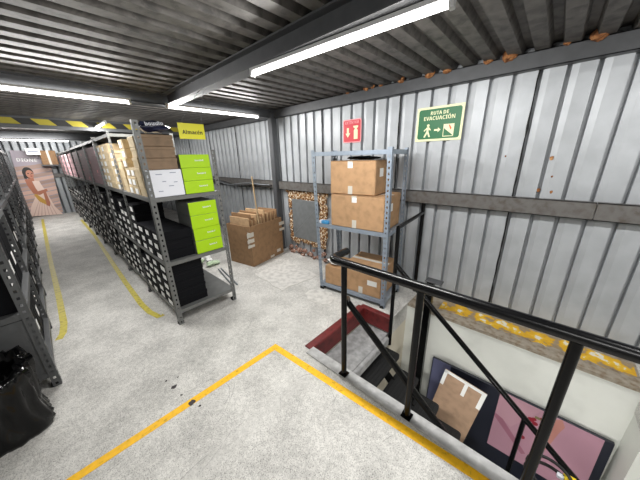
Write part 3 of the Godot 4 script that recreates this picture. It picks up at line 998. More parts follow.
func silver_rack() -> void:
	# stands slightly turned: front edge from (2.031,-1.873) to (2.13,-1.052)
	var fl := Vector3(2.035, 0, -1.873)
	var fr := Vector3(2.125, 0, -1.052)
	var ang := atan2(fr.x - fl.x, fr.z - fl.z)
	var W := (fr - fl).length()
	var D := 0.46
	# local frame: +Z along the front edge towards the camera side, +X towards the wall
	var t := thing("storage_rack", "pale blue grey slotted steel rack against the corrugated wall holding cartons", "rack", fl, ang)
	# racked out of square: the left uprights lean more than the right ones
	var LL := 0.05
	var LR := 0.012
	for q in [[0, 0, 1, 1], [0, W, 1, -1], [D, 0, -1, 1], [D, W, -1, -1]]:
		angle_post(Vector3(q[0], 0, q[1]), 1.62, q[2], q[3], 0.042, M.silver, t)
		var po: Node3D = t.get_child(t.get_child_count() - 1)
		po.transform = Transform3D(Basis(Vector3.RIGHT, Vector3(0, 1, -(LL if q[3] > 0 else LR)), Vector3(0, 0, 1)), Vector3.ZERO)
	for y in [0.085, 0.83, 1.60]:
		shelf_tray(t, 0.004, D - 0.004, 0.004 - LL * y, W - 0.004 - LR * y, y, M.silver, 0.04)
	var at := func(x: float, y: float, z: float) -> Vector3: return t.transform * Vector3(x, y, z - lerpf(LL, LR, z / W) * y)
	carton("carton", Vector3(0.40, 0.325, 0.50), at.call(0.225, 1.179, 0.43), ang + 0.02, M.kraft, "upper of two big brown cartons on the middle shelf of the grey rack", true)
	carton("carton", Vector3(0.43, 0.338, 0.61), at.call(0.228, 0.831, 0.484), ang, M.kraft, "larger brown carton under another on the middle shelf of the grey rack", true)
	var lc := carton("carton", Vector3(0.40, 0.33, 0.44), at.call(0.222, 0.086, 0.55), ang, M.kraft, "taped brown carton with white label on the bottom shelf of the grey rack", true)
	carton("carton", Vector3(0.36, 0.22, 0.22), at.call(0.20, 0.086, 0.165), ang + 0.05, M.kraft, "small brown carton at the left of the bottom shelf of the grey rack", false)
	var st := ST()
	box(st, Vector3(-0.2008, 0.16, 0.12), Vector3(0.001, 0.06, 0.11))
	put(st, "label", M.paper, lc)
	st = ST()
	lump(st, Vector3.ZERO, Vector3(0.07, 0.035, 0.09), 71)
	var o := tag(put(st, "crumpled_paper", M.paper), "crumpled white paper on the small carton of the grey rack", "paper") as MeshInstance3D
	o.position = at.call(0.12, 0.352, 0.16)
	st = ST()
	cbox(st, Vector3(0, 0.018, 0), Vector3(0.05, 0.036, 0.09), 0.006)
	var o2 := tag(put(st, "blue_packet", M.blue), "small blue and white packet on the rack's middle shelf edge", "packet") as MeshInstance3D
	o2.position = at.call(0.03, 0.831, 0.105)
	st = ST()
	cbox(st, Vector3(0, 0.018, -0.057), Vector3(0.052, 0.037, 0.03), 0.005)
	put(st, "white_end", M.white_card, o2)
	st = ST()
	lump(st, Vector3.ZERO, Vector3(0.13, 0.018, 0.19), 72)
	var o3 := tag(put(st, "black_bag", M.bag), "flat black plastic bag on top of the upper carton under the shelf", "bag") as MeshInstance3D
	o3.position = at.call(0.22, 1.532, 0.46)

func carton(called: String, s: Vector3, at: Vector3, turn: float, m: Material, label: String, dressed: bool) -> Node3D:
	# front is local -X, side is +Z
	var t := thing(called, label, "box", at, turn, "brown cartons on the grey rack")
	var st := ST()
	cbox(st, Vector3(0, s.y * 0.5, 0), s, 0.008)
	put(st, "body", m, t)
	for k in [-1, 1]:
		st = ST()
		box(st, Vector3(k * s.x * 0.25, s.y + 0.002, 0), Vector3(s.x * 0.49, 0.004, s.z * 0.985), Basis.from_euler(Vector3(0, 0, k * 0.012)))
		put(st, "flap", m, t)
	if dressed:
		st = ST()
		box(st, Vector3(-s.x * 0.5 - 0.0006, s.y * 0.9, -s.z * 0.04), Vector3(0.001, s.y * 0.2, 0.055))
		put(st, "tape", M.tape_clear, t)
		st = ST()
		box(st, Vector3(-s.x * 0.5 - 0.0006, s.y * 0.14, -s.z * 0.03), Vector3(0.001, s.y * 0.25, 0.05))
		put(st, "tape", M.tape_clear, t)
		st = ST()
		box(st, Vector3(-s.x * 0.5 - 0.0012, s.y * 0.88, -s.z * 0.03), Vector3(0.001, 0.05, 0.05))
		put(st, "label", M.paper, t)
		st = ST()
		box(st, Vector3(-s.x * 0.12, s.y * 0.66, s.z * 0.5 + 0.0006), Vector3(0.09, 0.08, 0.001))
		put(st, "label", M.paper, t)
		st = ST()
		box(st, Vector3(0, s.y + 0.0048, 0), Vector3(0.05, 0.001, s.z * 1.0))
		put(st, "tape", M.tape_clear, t)
	return t

func cartons() -> void:
	# open waste carton with upright cardboard sheets
	var c := Vector3(1.863, 0, -3.07)
	var ang := atan2(0.13, 0.70)
	var W := 0.70
	var D := 0.50
	var H := 0.62
	var t := thing("waste_carton", "tall open brown carton packed with flattened cardboard by the column", "box", c, ang)
	# local: +X to the right corner, -Z to the back
	var st := ST()
	var th := 0.008
	span(st, Vector3(0, 0, -th), Vector3(W, H, 0))
	span(st, Vector3(0, 0, -D), Vector3(W, H, -D + th))
	span(st, Vector3(0, 0, -D + th), Vector3(th, H, -th))
	span(st, Vector3(W - th, 0, -D + th), Vector3(W, H, -th))
	span(st, Vector3(th, 0.0, -D + th), Vector3(W - th, 0.01, -th))
	put(st, "body", M.kraft_dark, t)
	for q in [[0.0, 0.50, 0.06], [0.0, 0.41, 0.05], [0.0, 0.33, 0.035], [W, 0.52, 0.05], [W, 0.42, 0.04], [W - 0.12, 0.08, 0.045], [0.42, 0.03, 0.03]]:
		st = ST()
		var wrap: bool = q[0] < 0.1 or q[0] > W - 0.05
		box(st, Vector3(q[0], q[1], 0.0007), Vector3(0.13 if wrap else 0.09, q[2] * 1.1, 0.001))
		if q[0] < 0.1: box(st, Vector3(-0.0007, q[1], -0.03), Vector3(0.001, q[2] * 1.1, 0.06))
		put(st, "tape", M.tape_clear, t)
	var X := t.transform
	for i in 16:
		st = ST()
		var w := rng.randf_range(0.38, 0.43)
		var h := rng.randf_range(0.67, 0.79)
		cbox(st, Vector3(0, h * 0.5, 0), Vector3(0.010 + rng.randf() * 0.008, h, w), 0.002)
		var o := tag(put(st, "cardboard_sheet", [M.kraft_pale, M.kraft_dark][i % 2]), "flattened cardboard sheet standing in the waste carton, %s from its left side" % ORD[i], "cardboard", "cardboard sheets in the waste carton") as MeshInstance3D
		o.transform = X * Transform3D(Basis.from_euler(Vector3(0, rng.randf_range(-0.03, 0.03), 0)), Vector3(0.045 + i * 0.040, 0.012, -D * 0.5))
	st = ST()
	tube(st, [Vector3(0, 0, 0), Vector3(-0.07, 1.30, 0.0)], 0.010, 8)
	var pole := tag(put(st, "wooden_pole", M.wood), "thin wooden pole sticking up out of the waste carton", "pole") as MeshInstance3D
	pole.transform = X * Transform3D(Basis.IDENTITY, Vector3(0.24, 0.012, -0.022))

func signs() -> void:
	var fx := WALL_X - 0.012
	# basis for things read from the room on the right wall: text x -> +z, y -> up, facing -x
	var WB := Basis(Vector3(0, 0, 1), Vector3(0, 1, 0), Vector3(-1, 0, 0))
	# green evacuation sign
	var t := thing("evacuation_sign", "green and cream evacuation route sign on the corrugated wall", "sign", Vector3(fx, 1.675, -0.915))
	t.basis = WB
	var w := 0.43
	var h := 0.31
	var st := ST()
	cbox(st, Vector3(0, h * 0.5, 0), Vector3(w, h, 0.006), 0.001)
	put(st, "board", M.sign_cream, t)
	st = ST()
	var rr := func(x0: float, y0: float, x1: float, y1: float, r: float) -> PackedVector2Array:
		var p := PackedVector2Array()
		for q in [[x1 - r, y0 + r, -PI / 2], [x1 - r, y1 - r, 0.0], [x0 + r, y1 - r, PI / 2], [x0 + r, y0 + r, PI]]:
			for i in 4:
				p.append(Vector2(q[0] + cos(q[2] + i * PI / 6) * r, q[1] + sin(q[2] + i * PI / 6) * r))
		return p
	var X := Vector3(1, 0, 0)
	var Y := Vector3(0, 1, 0)
	prism(st, rr.call(-w * 0.5 + 0.02, 0.02, w * 0.5 - 0.02, h - 0.02, 0.02), Vector3(0, 0, 0.003), X, Y, 0.001)
	put(st, "green_field", M.sign_green, t)
	letters("RUTA DE", 0.042, Vector3(0.0, h - 0.058, 0.0045), Basis.IDENTITY, M.sign_cream, t)
	letters("EVACUACIÓN", 0.046, Vector3(0.0, h - 0.103, 0.0045), Basis.IDENTITY, M.sign_cream, t)
	st = ST()
	var head := PackedVector2Array()
	for i in 10: head.append(Vector2(-0.095 + 0.013 * cos(TAU * i / 10), 0.145 + 0.013 * sin(TAU * i / 10)))
	prism(st, head, Vector3(0, 0, 0.004), X, Y, 0.001)
	prism(st, PackedVector2Array([Vector2(-0.105, 0.13), Vector2(-0.085, 0.13), Vector2(-0.065, 0.105), Vector2(-0.072, 0.098), Vector2(-0.088, 0.112), Vector2(-0.087, 0.09), Vector2(-0.068, 0.04), Vector2(-0.082, 0.038), Vector2(-0.098, 0.075), Vector2(-0.118, 0.036), Vector2(-0.134, 0.04), Vector2(-0.108, 0.09), Vector2(-0.108, 0.112), Vector2(-0.128, 0.092), Vector2(-0.136, 0.10)]), Vector3(0, 0, 0.004), X, Y, 0.001)
	put(st, "walking_figure", M.sign_cream, t)
	st = ST()
	prism(st, PackedVector2Array([Vector2(-0.035, 0.092), Vector2(0.0, 0.092), Vector2(0.0, 0.078), Vector2(0.025, 0.10), Vector2(0.0, 0.122), Vector2(0.0, 0.108), Vector2(-0.035, 0.108)]), Vector3(0, 0, 0.004), X, Y, 0.001)
	put(st, "arrow", M.sign_cream, t)
	st = ST()
	prism(st, PackedVector2Array([Vector2(0.05, 0.145), Vector2(0.145, 0.145), Vector2(0.145, 0.04), Vector2(0.05, 0.115)]), Vector3(0, 0, 0.004), X, Y, 0.001)
	prism(st, PackedVector2Array([Vector2(0.05, 0.035), Vector2(0.145, 0.035), Vector2(0.145, 0.041), Vector2(0.05, 0.041)]), Vector3(0, 0, 0.004), X, Y, 0.001)
	prism(st, PackedVector2Array([Vector2(0.05, 0.041), Vector2(0.055, 0.041), Vector2(0.055, 0.115), Vector2(0.05, 0.115)]), Vector3(0, 0, 0.004), X, Y, 0.001)
	put(st, "stair_symbol", M.sign_cream, t)
	st = ST()
	prism(st, PackedVector2Array([Vector2(0.095, 0.138), Vector2(0.105, 0.138), Vector2(0.125, 0.105), Vector2(0.115, 0.092)]), Vector3(0, 0, 0.005), X, Y, 0.001)
	put(st, "person_symbol", M.orange, t)
	# red extinguisher sign
	t = thing("extinguisher_sign", "small red fire extinguisher sign on the corrugated wall", "sign", Vector3(fx, 1.71, -1.93))
	t.basis = WB
	st = ST()
	prism(st, rr.call(-0.135, 0.0, 0.135, 0.265, 0.02), Vector3(0, 0, 0), X, Y, 0.004)
	put(st, "board", M.sign_pink, t)
	st = ST()
	prism(st, rr.call(-0.122, 0.012, 0.122, 0.253, 0.015), Vector3(0, 0, 0.004), X, Y, 0.001)
	put(st, "red_field", M.sign_red, t)
	letters("EXTINTOR", 0.042, Vector3(0, 0.228, 0.0055), Basis.IDENTITY, M.sign_pink, t)
	st = ST()
	prism(st, PackedVector2Array([Vector2(-0.075, 0.17), Vector2(-0.045, 0.17), Vector2(-0.045, 0.11), Vector2(-0.025, 0.11), Vector2(-0.06, 0.06), Vector2(-0.095, 0.11), Vector2(-0.075, 0.11)]), Vector3(0, 0, 0.005), X, Y, 0.001)
	put(st, "arrow", M.sign_cream, t)
	st = ST()
	prism(st, PackedVector2Array([Vector2(0.03, 0.04), Vector2(0.085, 0.04), Vector2(0.085, 0.14), Vector2(0.07, 0.155), Vector2(0.09, 0.175), Vector2(0.09, 0.19), Vector2(0.02, 0.19), Vector2(0.02, 0.175), Vector2(0.045, 0.16), Vector2(0.03, 0.14)]), Vector3(0, 0, 0.005), X, Y, 0.001)
	put(st, "extinguisher_symbol", M.sign_cream, t)
	# yellow Almacen sign hung from the beam at the rack end
	t = thing("hanging_sign", "yellow sign reading Almacén hanging above the green cartons", "sign", Vector3(1.025, 1.728, RZ0 + 0.01))
	st = ST()
	cbox(st, Vector3(0, 0.064, 0), Vector3(0.225, 0.128, 0.004), 0.001)
	put(st, "board", M.sign_yellow, t)
	letters("Almacén", 0.042, Vector3(0.005, 0.055, 0.003), Basis.IDENTITY, M.ink, t)
	for s in [-0.09, 0.09]:
		st = ST()
		tube(st, [Vector3(s, 0.125, 0), Vector3(0.14 + s * 0.2, 0.405, 0)], 0.0015, 6)
		put(st, "string", M.cable_grey, t)
	# far white sign under the beam
	t = thing("hanging_sign", "small white sign hanging at the far end above the poster", "sign", Vector3(0.12, 1.80, -11.2))
	st = ST()
	cbox(st, Vector3(0, 0.09, 0), Vector3(0.28, 0.18, 0.005), 0.001)
	put(st, "board", M.paper, t)
	for s in [-0.1, 0.1]:
		st = ST()
		tube(st, [Vector3(s, 0.175, 0), Vector3(s, 0.45, 0)], 0.003, 6)
		put(st, "string", M.cable_grey, t)
	st = ST()
	box(st, Vector3(0, 0.09, 0.003), Vector3(0.2, 0.03, 0.001))
	put(st, "print", M.grey_ink, t)

# ------------------------------------------------------------------ printed posters
func fill_poly(im: Image, pts: Array, c: Color) -> void:
	var w := im.get_width()
	var h := im.get_height()
	var poly := PackedVector2Array()
	var lo := Vector2(1e9, 1e9)
	var hi := Vector2(-1e9, -1e9)
	for p in pts:
		var v := Vector2(p[0] * w, p[1] * h)
		poly.append(v)
		lo = lo.min(v)
		hi = hi.max(v)
	for y in range(maxi(0, int(lo.y)), mini(h, int(hi.y) + 1)):
		for x in range(maxi(0, int(lo.x)), mini(w, int(hi.x) + 1)):
			if Geometry2D.is_point_in_polygon(Vector2(x + 0.5, y + 0.5), poly):
				im.set_pixel(x, y, c)

func fill_oval(im: Image, cx: float, cy: float, rx: float, ry: float, c: Color) -> void:
	var p := []
	for i in 20: p.append([cx + rx * cos(TAU * i / 20), cy + ry * sin(TAU * i / 20)])
	fill_poly(im, p, c)

func fashion_print() -> Image:
	var im := Image.create(192, 448, false, Image.FORMAT_RGB8)
	var r := RandomNumberGenerator.new()
	r.seed = 9
	im.fill(Color(0.66, 0.62, 0.66))
	var y := 0.19
	while y < 1.0:                                     # layered rock behind the figure
		var d := r.randf_range(0.03, 0.06)
		var v := r.randf_range(0.75, 1.0)
		fill_poly(im, [[0, y + 0.05], [0.45, y + 0.02], [1, y - 0.03], [1, y + d - 0.03], [0.5, y + d + 0.02], [0, y + d + 0.05]], Color(0.88 * v, 0.74 * v, 0.68 * v))
		y += d + 0.012
	# dress
	var dress := Color(0.93, 0.83, 0.78)
	fill_poly(im, [[0.36, 0.44], [0.55, 0.45], [0.62, 0.56], [0.72, 0.72], [0.80, 0.86], [0.98, 1.0], [0.02, 1.0], [0.14, 0.84], [0.30, 0.72], [0.40, 0.60]], dress)
	for i in 7:
		var x := 0.12 + i * 0.11
		fill_poly(im, [[x, 1.0], [x + 0.025, 1.0], [0.42 + i * 0.04, 0.74], [0.41 + i * 0.04, 0.74]], Color(0.82, 0.68, 0.64))
	# sash
	fill_poly(im, [[0.30, 0.66], [0.38, 0.65], [0.66, 0.80], [0.60, 0.84], [0.40, 0.77]], Color(0.80, 0.62, 0.28))
	# neck, arms, head
	var skin := Color(0.72, 0.46, 0.36)
	fill_poly(im, [[0.29, 0.36], [0.42, 0.37], [0.42, 0.45], [0.26, 0.45]], skin)
	fill_poly(im, [[0.17, 0.42], [0.34, 0.42], [0.40, 0.56], [0.44, 0.61], [0.70, 0.575], [0.72, 0.61], [0.46, 0.67], [0.30, 0.645], [0.20, 0.52]], skin)
	fill_poly(im, [[0.58, 0.62], [0.66, 0.62], [0.70, 0.80], [0.66, 0.86], [0.58, 0.84]], skin)
	fill_oval(im, 0.31, 0.325, 0.15, 0.085, Color(0.10, 0.07, 0.07))
	fill_poly(im, [[0.17, 0.30], [0.24, 0.30], [0.24, 0.42], [0.17, 0.41]], Color(0.10, 0.07, 0.07))
	fill_oval(im, 0.35, 0.345, 0.105, 0.062, Color(0.76, 0.52, 0.42))
	fill_oval(im, 0.31, 0.335, 0.022, 0.007, Color(0.12, 0.08, 0.08))
	fill_oval(im, 0.41, 0.335, 0.022, 0.007, Color(0.12, 0.08, 0.08))
	fill_oval(im, 0.38, 0.375, 0.03, 0.007, Color(0.6, 0.22, 0.22))
	fill_poly(im, [[0.36, 0.34], [0.375, 0.34], [0.385, 0.36], [0.36, 0.36]], Color(0.66, 0.42, 0.33))
	return im

func pink_print() -> Image:
	var im := Image.create(320, 320, false, Image.FORMAT_RGB8)
	im.fill(Color(0.66, 0.50, 0.56))
	fill_poly(im, [[0, 0], [0.45, 0], [0.2, 0.5], [0, 0.4]], Color(0.69, 0.53, 0.58))
	# arm reaching up with red flowers
	fill_poly(im, [[0.56, 0.05], [0.64, 0.0], [0.68, 0.09], [0.65, 0.20], [0.61, 0.43], [0.57, 0.63], [0.49, 0.63], [0.53, 0.38], [0.57, 0.18]], Color(0.68, 0.47, 0.43))
	fill_poly(im, [[0.40, 0.13], [0.54, 0.12], [0.54, 0.15], [0.40, 0.17]], Color(0.42, 0.40, 0.25))
	for q in [[0.37, 0.22, 0.035], [0.42, 0.25, 0.03], [0.40, 0.19, 0.025], [0.47, 0.13, 0.02], [0.34, 0.56, 0.03]]:
		fill_oval(im, q[0], q[1], q[2], q[2], Color(0.50, 0.06, 0.14))
	fill_poly(im, [[0.0, 0.40], [0.10, 0.44], [0.42, 0.80], [0.38, 0.84], [0.0, 0.46]], Color(0.58, 0.38, 0.45))
	return im

func print_mat(im: Image, rough: float) -> StandardMaterial3D:
	var m := mat(Color(1, 1, 1), rough)
	m.albedo_texture = tex(im)
	return m

func posters() -> void:
	# fashion poster at the end of the aisle
	var t := thing("poster", "tall fashion poster of a dark haired woman in a pale dress at the aisle end", "poster", Vector3(-0.07, 0.02, -11.50))
	t.rotation = Vector3(-0.02, 0, -0.062)
	var w := 0.74
	var h := 1.90
	var st := ST()
	box(st, Vector3(0, h * 0.5, -0.008), Vector3(w, h, 0.015))
	put(st, "board", M.paper, t)
	st = ST()
	quad(st, Vector3(-w * 0.5, 0, 0.0006), Vector3(w * 0.5, 0, 0.0006), Vector3(w * 0.5, h, 0.0006), Vector3(-w * 0.5, h, 0.0006))
	put(st, "print", print_mat(fashion_print(), 0.45), t)
	letters("DIONE", 0.13, Vector3(-0.09, h * 0.865, 0.0016), Basis.IDENTITY, M.paper, t)
	# navy display panel with a pink print, leaning on the stairwell wall
	t = thing("display_panel", "dark navy panel with pink flower print leaning on the stairwell wall", "poster", Vector3(2.215, LOW_Y, 0.05))
	# local: x -> world +z, y up, z -> world -x, tilted back
	var tilt := 0.083
	t.basis = Basis(Vector3(0, 0, 1), Vector3(sin(tilt), cos(tilt), 0), Vector3(-cos(tilt), sin(tilt), 0))
	var H := 1.51
	st = ST()
	cbox(st, Vector3(0.03, H * 0.5, -0.02), Vector3(1.29, H, 0.03), 0.003)
	put(st, "board", M.navy, t)
	st = ST()
	var pw := 0.64
	var ph := 0.63
	var x0 := -0.015
	quad(st, Vector3(x0, H - ph, -0.0035), Vector3(x0 + pw, H - ph, -0.0035), Vector3(x0 + pw, H - 0.004, -0.0035), Vector3(x0, H - 0.004, -0.0035))
	put(st, "print", print_mat(pink_print(), 0.4), t)
	st = ST()
	box(st, Vector3(-0.52, H - 0.33, -0.0042), Vector3(0.17, 0.66, 0.001))
	put(st, "slate_patch", M.slate, t)
	# flattened cardboard leaning in front
	t = thing("flattened_carton", "flattened brown cardboard with white tape standing behind the stairs", "cardboard", Vector3(2.09, LOW_Y + 0.03, -0.44))
	var tl := 0.075
	t.basis = Basis(Vector3(0, 0, 1), Vector3(sin(tl), cos(tl), 0), Vector3(-cos(tl), sin(tl), 0)) * Basis(Vector3(0, 0, 1), -0.14)
	st = ST()
	cbox(st, Vector3(0, 0.765, 0), Vector3(0.36, 1.53, 0.012), 0.002)
	put(st, "sheet", M.card_dull, t)
	for q in [[0.0, 1.517, 0.36, 0.03], [-0.165, 1.44, 0.03, 0.18], [0.163, 1.43, 0.034, 0.2], [0.02, 1.44, 0.03, 0.16]]:
		st = ST()
		box(st, Vector3(q[0], q[1], 0.0068), Vector3(q[2], q[3], 0.0012))
		put(st, "tape", M.paper, t)

func flat_poly(p: Array, y: float, h: float, called: String, m: Material, label: String, category: String, kind := "") -> MeshInstance3D:
	var poly := PackedVector2Array()
	for q in p: poly.append(Vector2(q[1], q[0]))       # (z, x): u = +z, v = +x, so u x v points up
	var st := ST()
	prism(st, poly, Vector3(0, y, 0), Vector3(0, 0, 1), Vector3(1, 0, 0), h)
	return tag(put(st, called, m), label, category, "", kind) as MeshInstance3D

func floor_marks() -> void:
	var h := 0.0015
	var lw := 0.027
	# painted yellow lines: one towards the wall, one along the well
	flat_poly([[1.018 - lw, -1.492 - lw], [1.018 + lw, -1.492 - lw], [1.118 + lw, 0.027], [1.135 + lw, 0.6], [1.135 - lw, 0.6], [1.118 - lw, 0.027], [1.018 - lw * 0.9, -1.492 + lw]], 0, h, "trim_10", M.yellow_paint, "bright yellow painted line along the stairwell edge", "line", "structure")
	flat_poly([[1.018 - lw, -1.492 - lw], [1.018 - lw, -1.492 + lw], [-0.27, -1.53 + lw * 0.9], [-1.4, -1.56 + lw], [-1.4, -1.56 - lw], [-0.27, -1.53 - lw]], 0, h, "trim_11", M.yellow_paint, "bright yellow painted line across the floor in the foreground", "line", "structure")
	# old yellow tape along both sides of the aisle
	var band := func(pts: Array, w: float) -> Array:
		var a := []
		var b := []
		for i in pts.size():
			var d: Vector2 = (pts[mini(i + 1, pts.size() - 1)] - pts[maxi(i - 1, 0)]).normalized()
			var n := Vector2(-d.y, d.x) * w * 0.5
			a.append([pts[i].x + n.x, pts[i].y + n.y])
			b.push_front([pts[i].x - n.x, pts[i].y - n.y])
		return a + b
	flat_poly(band.call([Vector2(-0.235, -3.10), Vector2(-0.20, -3.20), Vector2(-0.182, -3.4), Vector2(-0.178, -4.2), Vector2(-0.19, -6.0), Vector2(-0.185, -10.9)], 0.055), 0, h, "trim_12", M.tape, "worn yellow floor tape along the left rack", "tape", "structure")
	flat_poly(band.call([Vector2(0.545, -2.78), Vector2(0.50, -2.77), Vector2(0.46, -2.95), Vector2(0.445, -3.2), Vector2(0.455, -4.0), Vector2(0.50, -5.6), Vector2(0.555, -7.4), Vector2(0.565, -9.8)], 0.055), 0, h, "trim_13", M.tape, "worn yellow floor tape along the right rack", "tape", "structure")
	# pale cement patches near the waste carton
	var r := RandomNumberGenerator.new()
	r.seed = 21
	var p := []
	var corners := [Vector2(1.72, -2.86), Vector2(2.36, -2.86), Vector2(2.26, -2.12), Vector2(1.68, -2.20)]
	for i in 4:
		for k in 8:
			var q: Vector2 = corners[i].lerp(corners[(i + 1) % 4], k / 8.0)
			p.append([q.x + r.randf_range(-0.02, 0.02), q.y + r.randf_range(-0.02, 0.02)])
	flat_poly(p, 0, 0.004, "trim_14", M.patch, "pale square cement patch on the floor near the waste carton", "patch", "structure")
	p = []
	for i in 22:
		var a := TAU * i / 22
		var rad := 0.19 + r.randf_range(-0.025, 0.025)
		p.append([1.88 + cos(a) * rad * 0.75, -1.75 + sin(a) * rad])
	flat_poly(p, 0, 0.003, "trim_15", M.patch, "pale round cement patch beside the grey rack's foot", "patch", "structure")
	# dark stains round old anchors
	var i2 := 0
	for q in [[0.289, -1.729, 0.020], [0.327, -1.503, 0.026], [0.27, -1.83, 0.009], [0.34, -1.80, 0.007], [0.30, -1.62, 0.008], [0.35, -1.44, 0.009]]:
		p = []
		for i in 14:
			var a := TAU * i / 14
			var rad: float = q[2] * r.randf_range(0.7, 1.15)
			p.append([q[0] + cos(a) * rad, q[1] + sin(a) * rad * 0.8])
		var names := ["large dark anchor stain on the floor just beyond the yellow line", "dark round anchor stain on the foreground yellow line", "small stain farthest left of the yellow line anchor", "small stain right of the large floor stain", "small stain between the two anchor stains", "small stain on the camera side of the yellow line"]
		flat_poly(p, 0.0, 0.0022, "trim_%d" % (16 + i2), M.stain, names[i2], "stain", "structure")
		i2 += 1

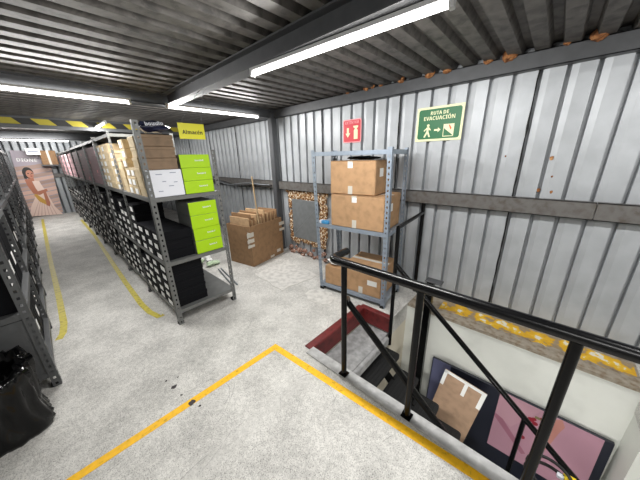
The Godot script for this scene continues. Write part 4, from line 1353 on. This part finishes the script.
func small_things() -> void:
	# rusty hatch in the corrugated wall
	var t := thing("wall_hatch", "grey metal hatch panel ringed with rust and foam low on the wall", "hatch", Vector3(2.70, 0.2, -2.77))
	var st := ST()
	cbox(st, Vector3(0.0, 0.40, -0.005), Vector3(0.03, 0.64, 0.58), 0.004)
	put(st, "panel", M.hatch, t)
	st = ST()
	bar(st, Vector3(-0.016, 0.12, -0.28), Vector3(-0.016, 0.62, 0.25), 0.006, 0.002, Vector3(0, 1, -1))
	put(st, "scratch_wire", M.conduit, t)
	var r := RandomNumberGenerator.new()
	r.seed = 31
	var pts := []
	for i in 14: pts.append(Vector2(-0.40 + i * 0.062, 0.84))
	for i in 12: pts.append(Vector2(-0.34 + i * 0.06, 0.765))
	for i in 11: pts.append(Vector2(0.39, 0.80 - i * 0.075))
	for i in 10: pts.append(Vector2(0.33, 0.74 - i * 0.072))
	for i in 9: pts.append(Vector2(-0.355, 0.76 - i * 0.085))
	for i in 12: pts.append(Vector2(-0.33 + i * 0.062, 0.045))
	for i in pts.size():
		st = ST()
		var s := r.randf_range(0.04, 0.075)
		lump(st, Vector3(0.012, pts[i].y + r.randf_range(-0.02, 0.02), pts[i].x + r.randf_range(-0.015, 0.015)), Vector3(s * 0.3, s, s * 0.9), 100 + i)
		put(st, "foam_lump", M.rust, t)
	for i in 22:
		st = ST()
		var s := r.randf_range(0.025, 0.05)
		lump(st, Vector3(-0.02 + r.randf_range(-0.03, 0.02), -0.17 + r.randf_range(-0.02, 0.10), -0.40 + i * 0.04), Vector3(s * 0.8, s * 0.8, s), 160 + i)
		put(st, "rust_lump", M.rust_red, t)
	# trash bin with a black bag at the left rack end
	t = thing("trash_bin", "black bin lined with a shiny black plastic bag by the left rack", "bin", Vector3(-0.535, 0, -2.155), 0.12)
	var n := FastNoiseLite.new()
	n.seed = 3
	n.frequency = 1.0
	var prof := [[0.0, 0.0], [1.06, 0.0], [1.10, 0.025], [1.04, 0.06], [1.0, 0.10], [0.99, 0.15], [1.0, 0.20], [1.01, 0.25], [1.03, 0.31], [1.05, 0.37], [1.07, 0.425], [1.02, 0.445], [0.92, 0.43], [0.86, 0.36], [0.80, 0.24], [0.4, 0.20], [0.0, 0.19]]
	var S := 84
	var rings := []
	for i in prof.size():
		var ring := []
		for k in S:
			var a := TAU * k / S
			var ca := cos(a)
			var sa := sin(a)
			var sup := pow(pow(absf(ca), 4.0) + pow(absf(sa), 4.0), -0.25)
			var y: float = prof[i][1]
			var amp := 0.04 + 0.16 * clampf(y / 0.4, 0, 1) * (1.0 if i < 13 else 1.6)
			var f := 1.0 + amp * n.get_noise_3d(ca * 4.0, y * 3.0, sa * 4.0) + 0.10 * n.get_noise_3d(ca * 5.0, y * 4.0, sa * 5.0) + 0.08 * n.get_noise_3d(ca * 8.0, y * 4.0, sa * 8.0)
			var rad: float = 0.205 * prof[i][0] * sup * f
			var yy := y + (0.05 * n.get_noise_2d(a * 3.0, i) if i > 6 and i < 16 else 0.0)
			ring.append(Vector3(ca * rad, maxf(yy, 0.0), sa * rad * 0.85))
		rings.append(ring)
	st = ST()
	for i in prof.size() - 1:
		for k in S:
			var k2 := (k + 1) % S
			tri_soft(st, rings[i][k], rings[i + 1][k], rings[i + 1][k2])
			tri_soft(st, rings[i][k], rings[i + 1][k2], rings[i][k2])
	st.generate_normals()
	put(st, "bag", M.bag, t)
	st = ST()
	cbox(st, Vector3(0, 0.04, 0), Vector3(0.39, 0.07, 0.335), 0.02)
	put(st, "bin_base", M.bin, t)
	# cable with a yellow plug near the railing foot
	t = thing("cable_coil", "black cable loop with a yellow plug by the railing at the lower right", "cable", Vector3(1.30, 0.0, 0.25))
	st = ST()
	var c := []
	for i in 40:
		var a := TAU * 1.7 * i / 39.0
		c.append(Vector3(-0.005 + 0.075 * cos(a + 2.6), 0.05 + 0.006 * i / 10.0 + 0.03 * sin(a * 0.5), 0.02 + 0.085 * sin(a + 2.6)))
	tube(st, c, 0.008, 8)
	put(st, "cable", M.cable_black, t)
	st = ST()
	cbox(st, Vector3(0.06, 0.045, 0.10), Vector3(0.035, 0.03, 0.05), 0.008)
	put(st, "plug", M.plug_yellow, t)
	st = ST()
	cbox(st, Vector3(0.05, 0.045, 0.065), Vector3(0.022, 0.022, 0.025), 0.004)
	put(st, "collar", M.white_card, t)
	# loose cables on the girt beside the column
	for i in 3:
		st = ST()
		var q := []
		for k in 24:
			var f := k / 23.0
			q.append(Vector3(2.635 - 0.022 * i, 1.10 + 0.03 * i - 0.05 * sin(f * PI) * (i + 1) * 0.5 + 0.03 * sin(f * 9.0 + i), -5.6 + f * 2.1))
		tube(st, q, 0.009 - 0.001 * i, 8)
		tag(put(st, "hose", [M.cable_black, M.cable_grey, M.conduit][i]), ["black cable sagging along the girt left of the column", "grey cable wound along the girt left of the column", "pale hose lying along the girt left of the column"][i], "cable", "cables along the girt")
	# far box above the poster
	t = thing("carton", "brown carton on a bracket high at the far end beside the poster", "box", Vector3(0.40, 1.52, -11.36))
	st = ST()
	cbox(st, Vector3(0, 0.2, 0), Vector3(0.34, 0.40, 0.3), 0.01)
	put(st, "body", M.kraft_dark, t)
	st = ST()
	box(st, Vector3(0, 0.2, 0.151), Vector3(0.05, 0.4, 0.001))
	put(st, "tape", M.tape_clear, t)
	st = ST()
	span(st, Vector3(0.2, 1.49, -11.6), Vector3(0.58, 1.52, -11.2))
	tag(put(st, "wall_shelf", M.rack_dark), "dark wall shelf under the far carton", "shelf")
	# dry green plant bits on the floor behind the rack end
	t = thing("paper_scraps", "pale green crumpled scraps on the floor behind the near rack bay", "scraps", Vector3(1.47, 0.0, -3.75))
	for i in 7:
		st = ST()
		lump(st, Vector3(r.randf_range(-0.08, 0.08), 0.03 + r.randf() * 0.05, r.randf_range(-0.2, 0.2)), Vector3(0.05, 0.03, 0.05), 200 + i)
		put(st, "scrap", M.leaf if i % 3 else M.paper, t)
	for i in 2:
		st = ST()
		tube(st, [Vector3(-0.02 + 0.04 * i, 0.012, 0.1), Vector3(-0.15 + 0.06 * i, 0.012, 0.75)], 0.01, 8)
		tag(put(st, "metal_rod", M.conduit), ["left", "right"][i] + " of two thin metal rods lying behind the near rack bay", "rod").set("position", Vector3(1.49, 0.0, -3.50))
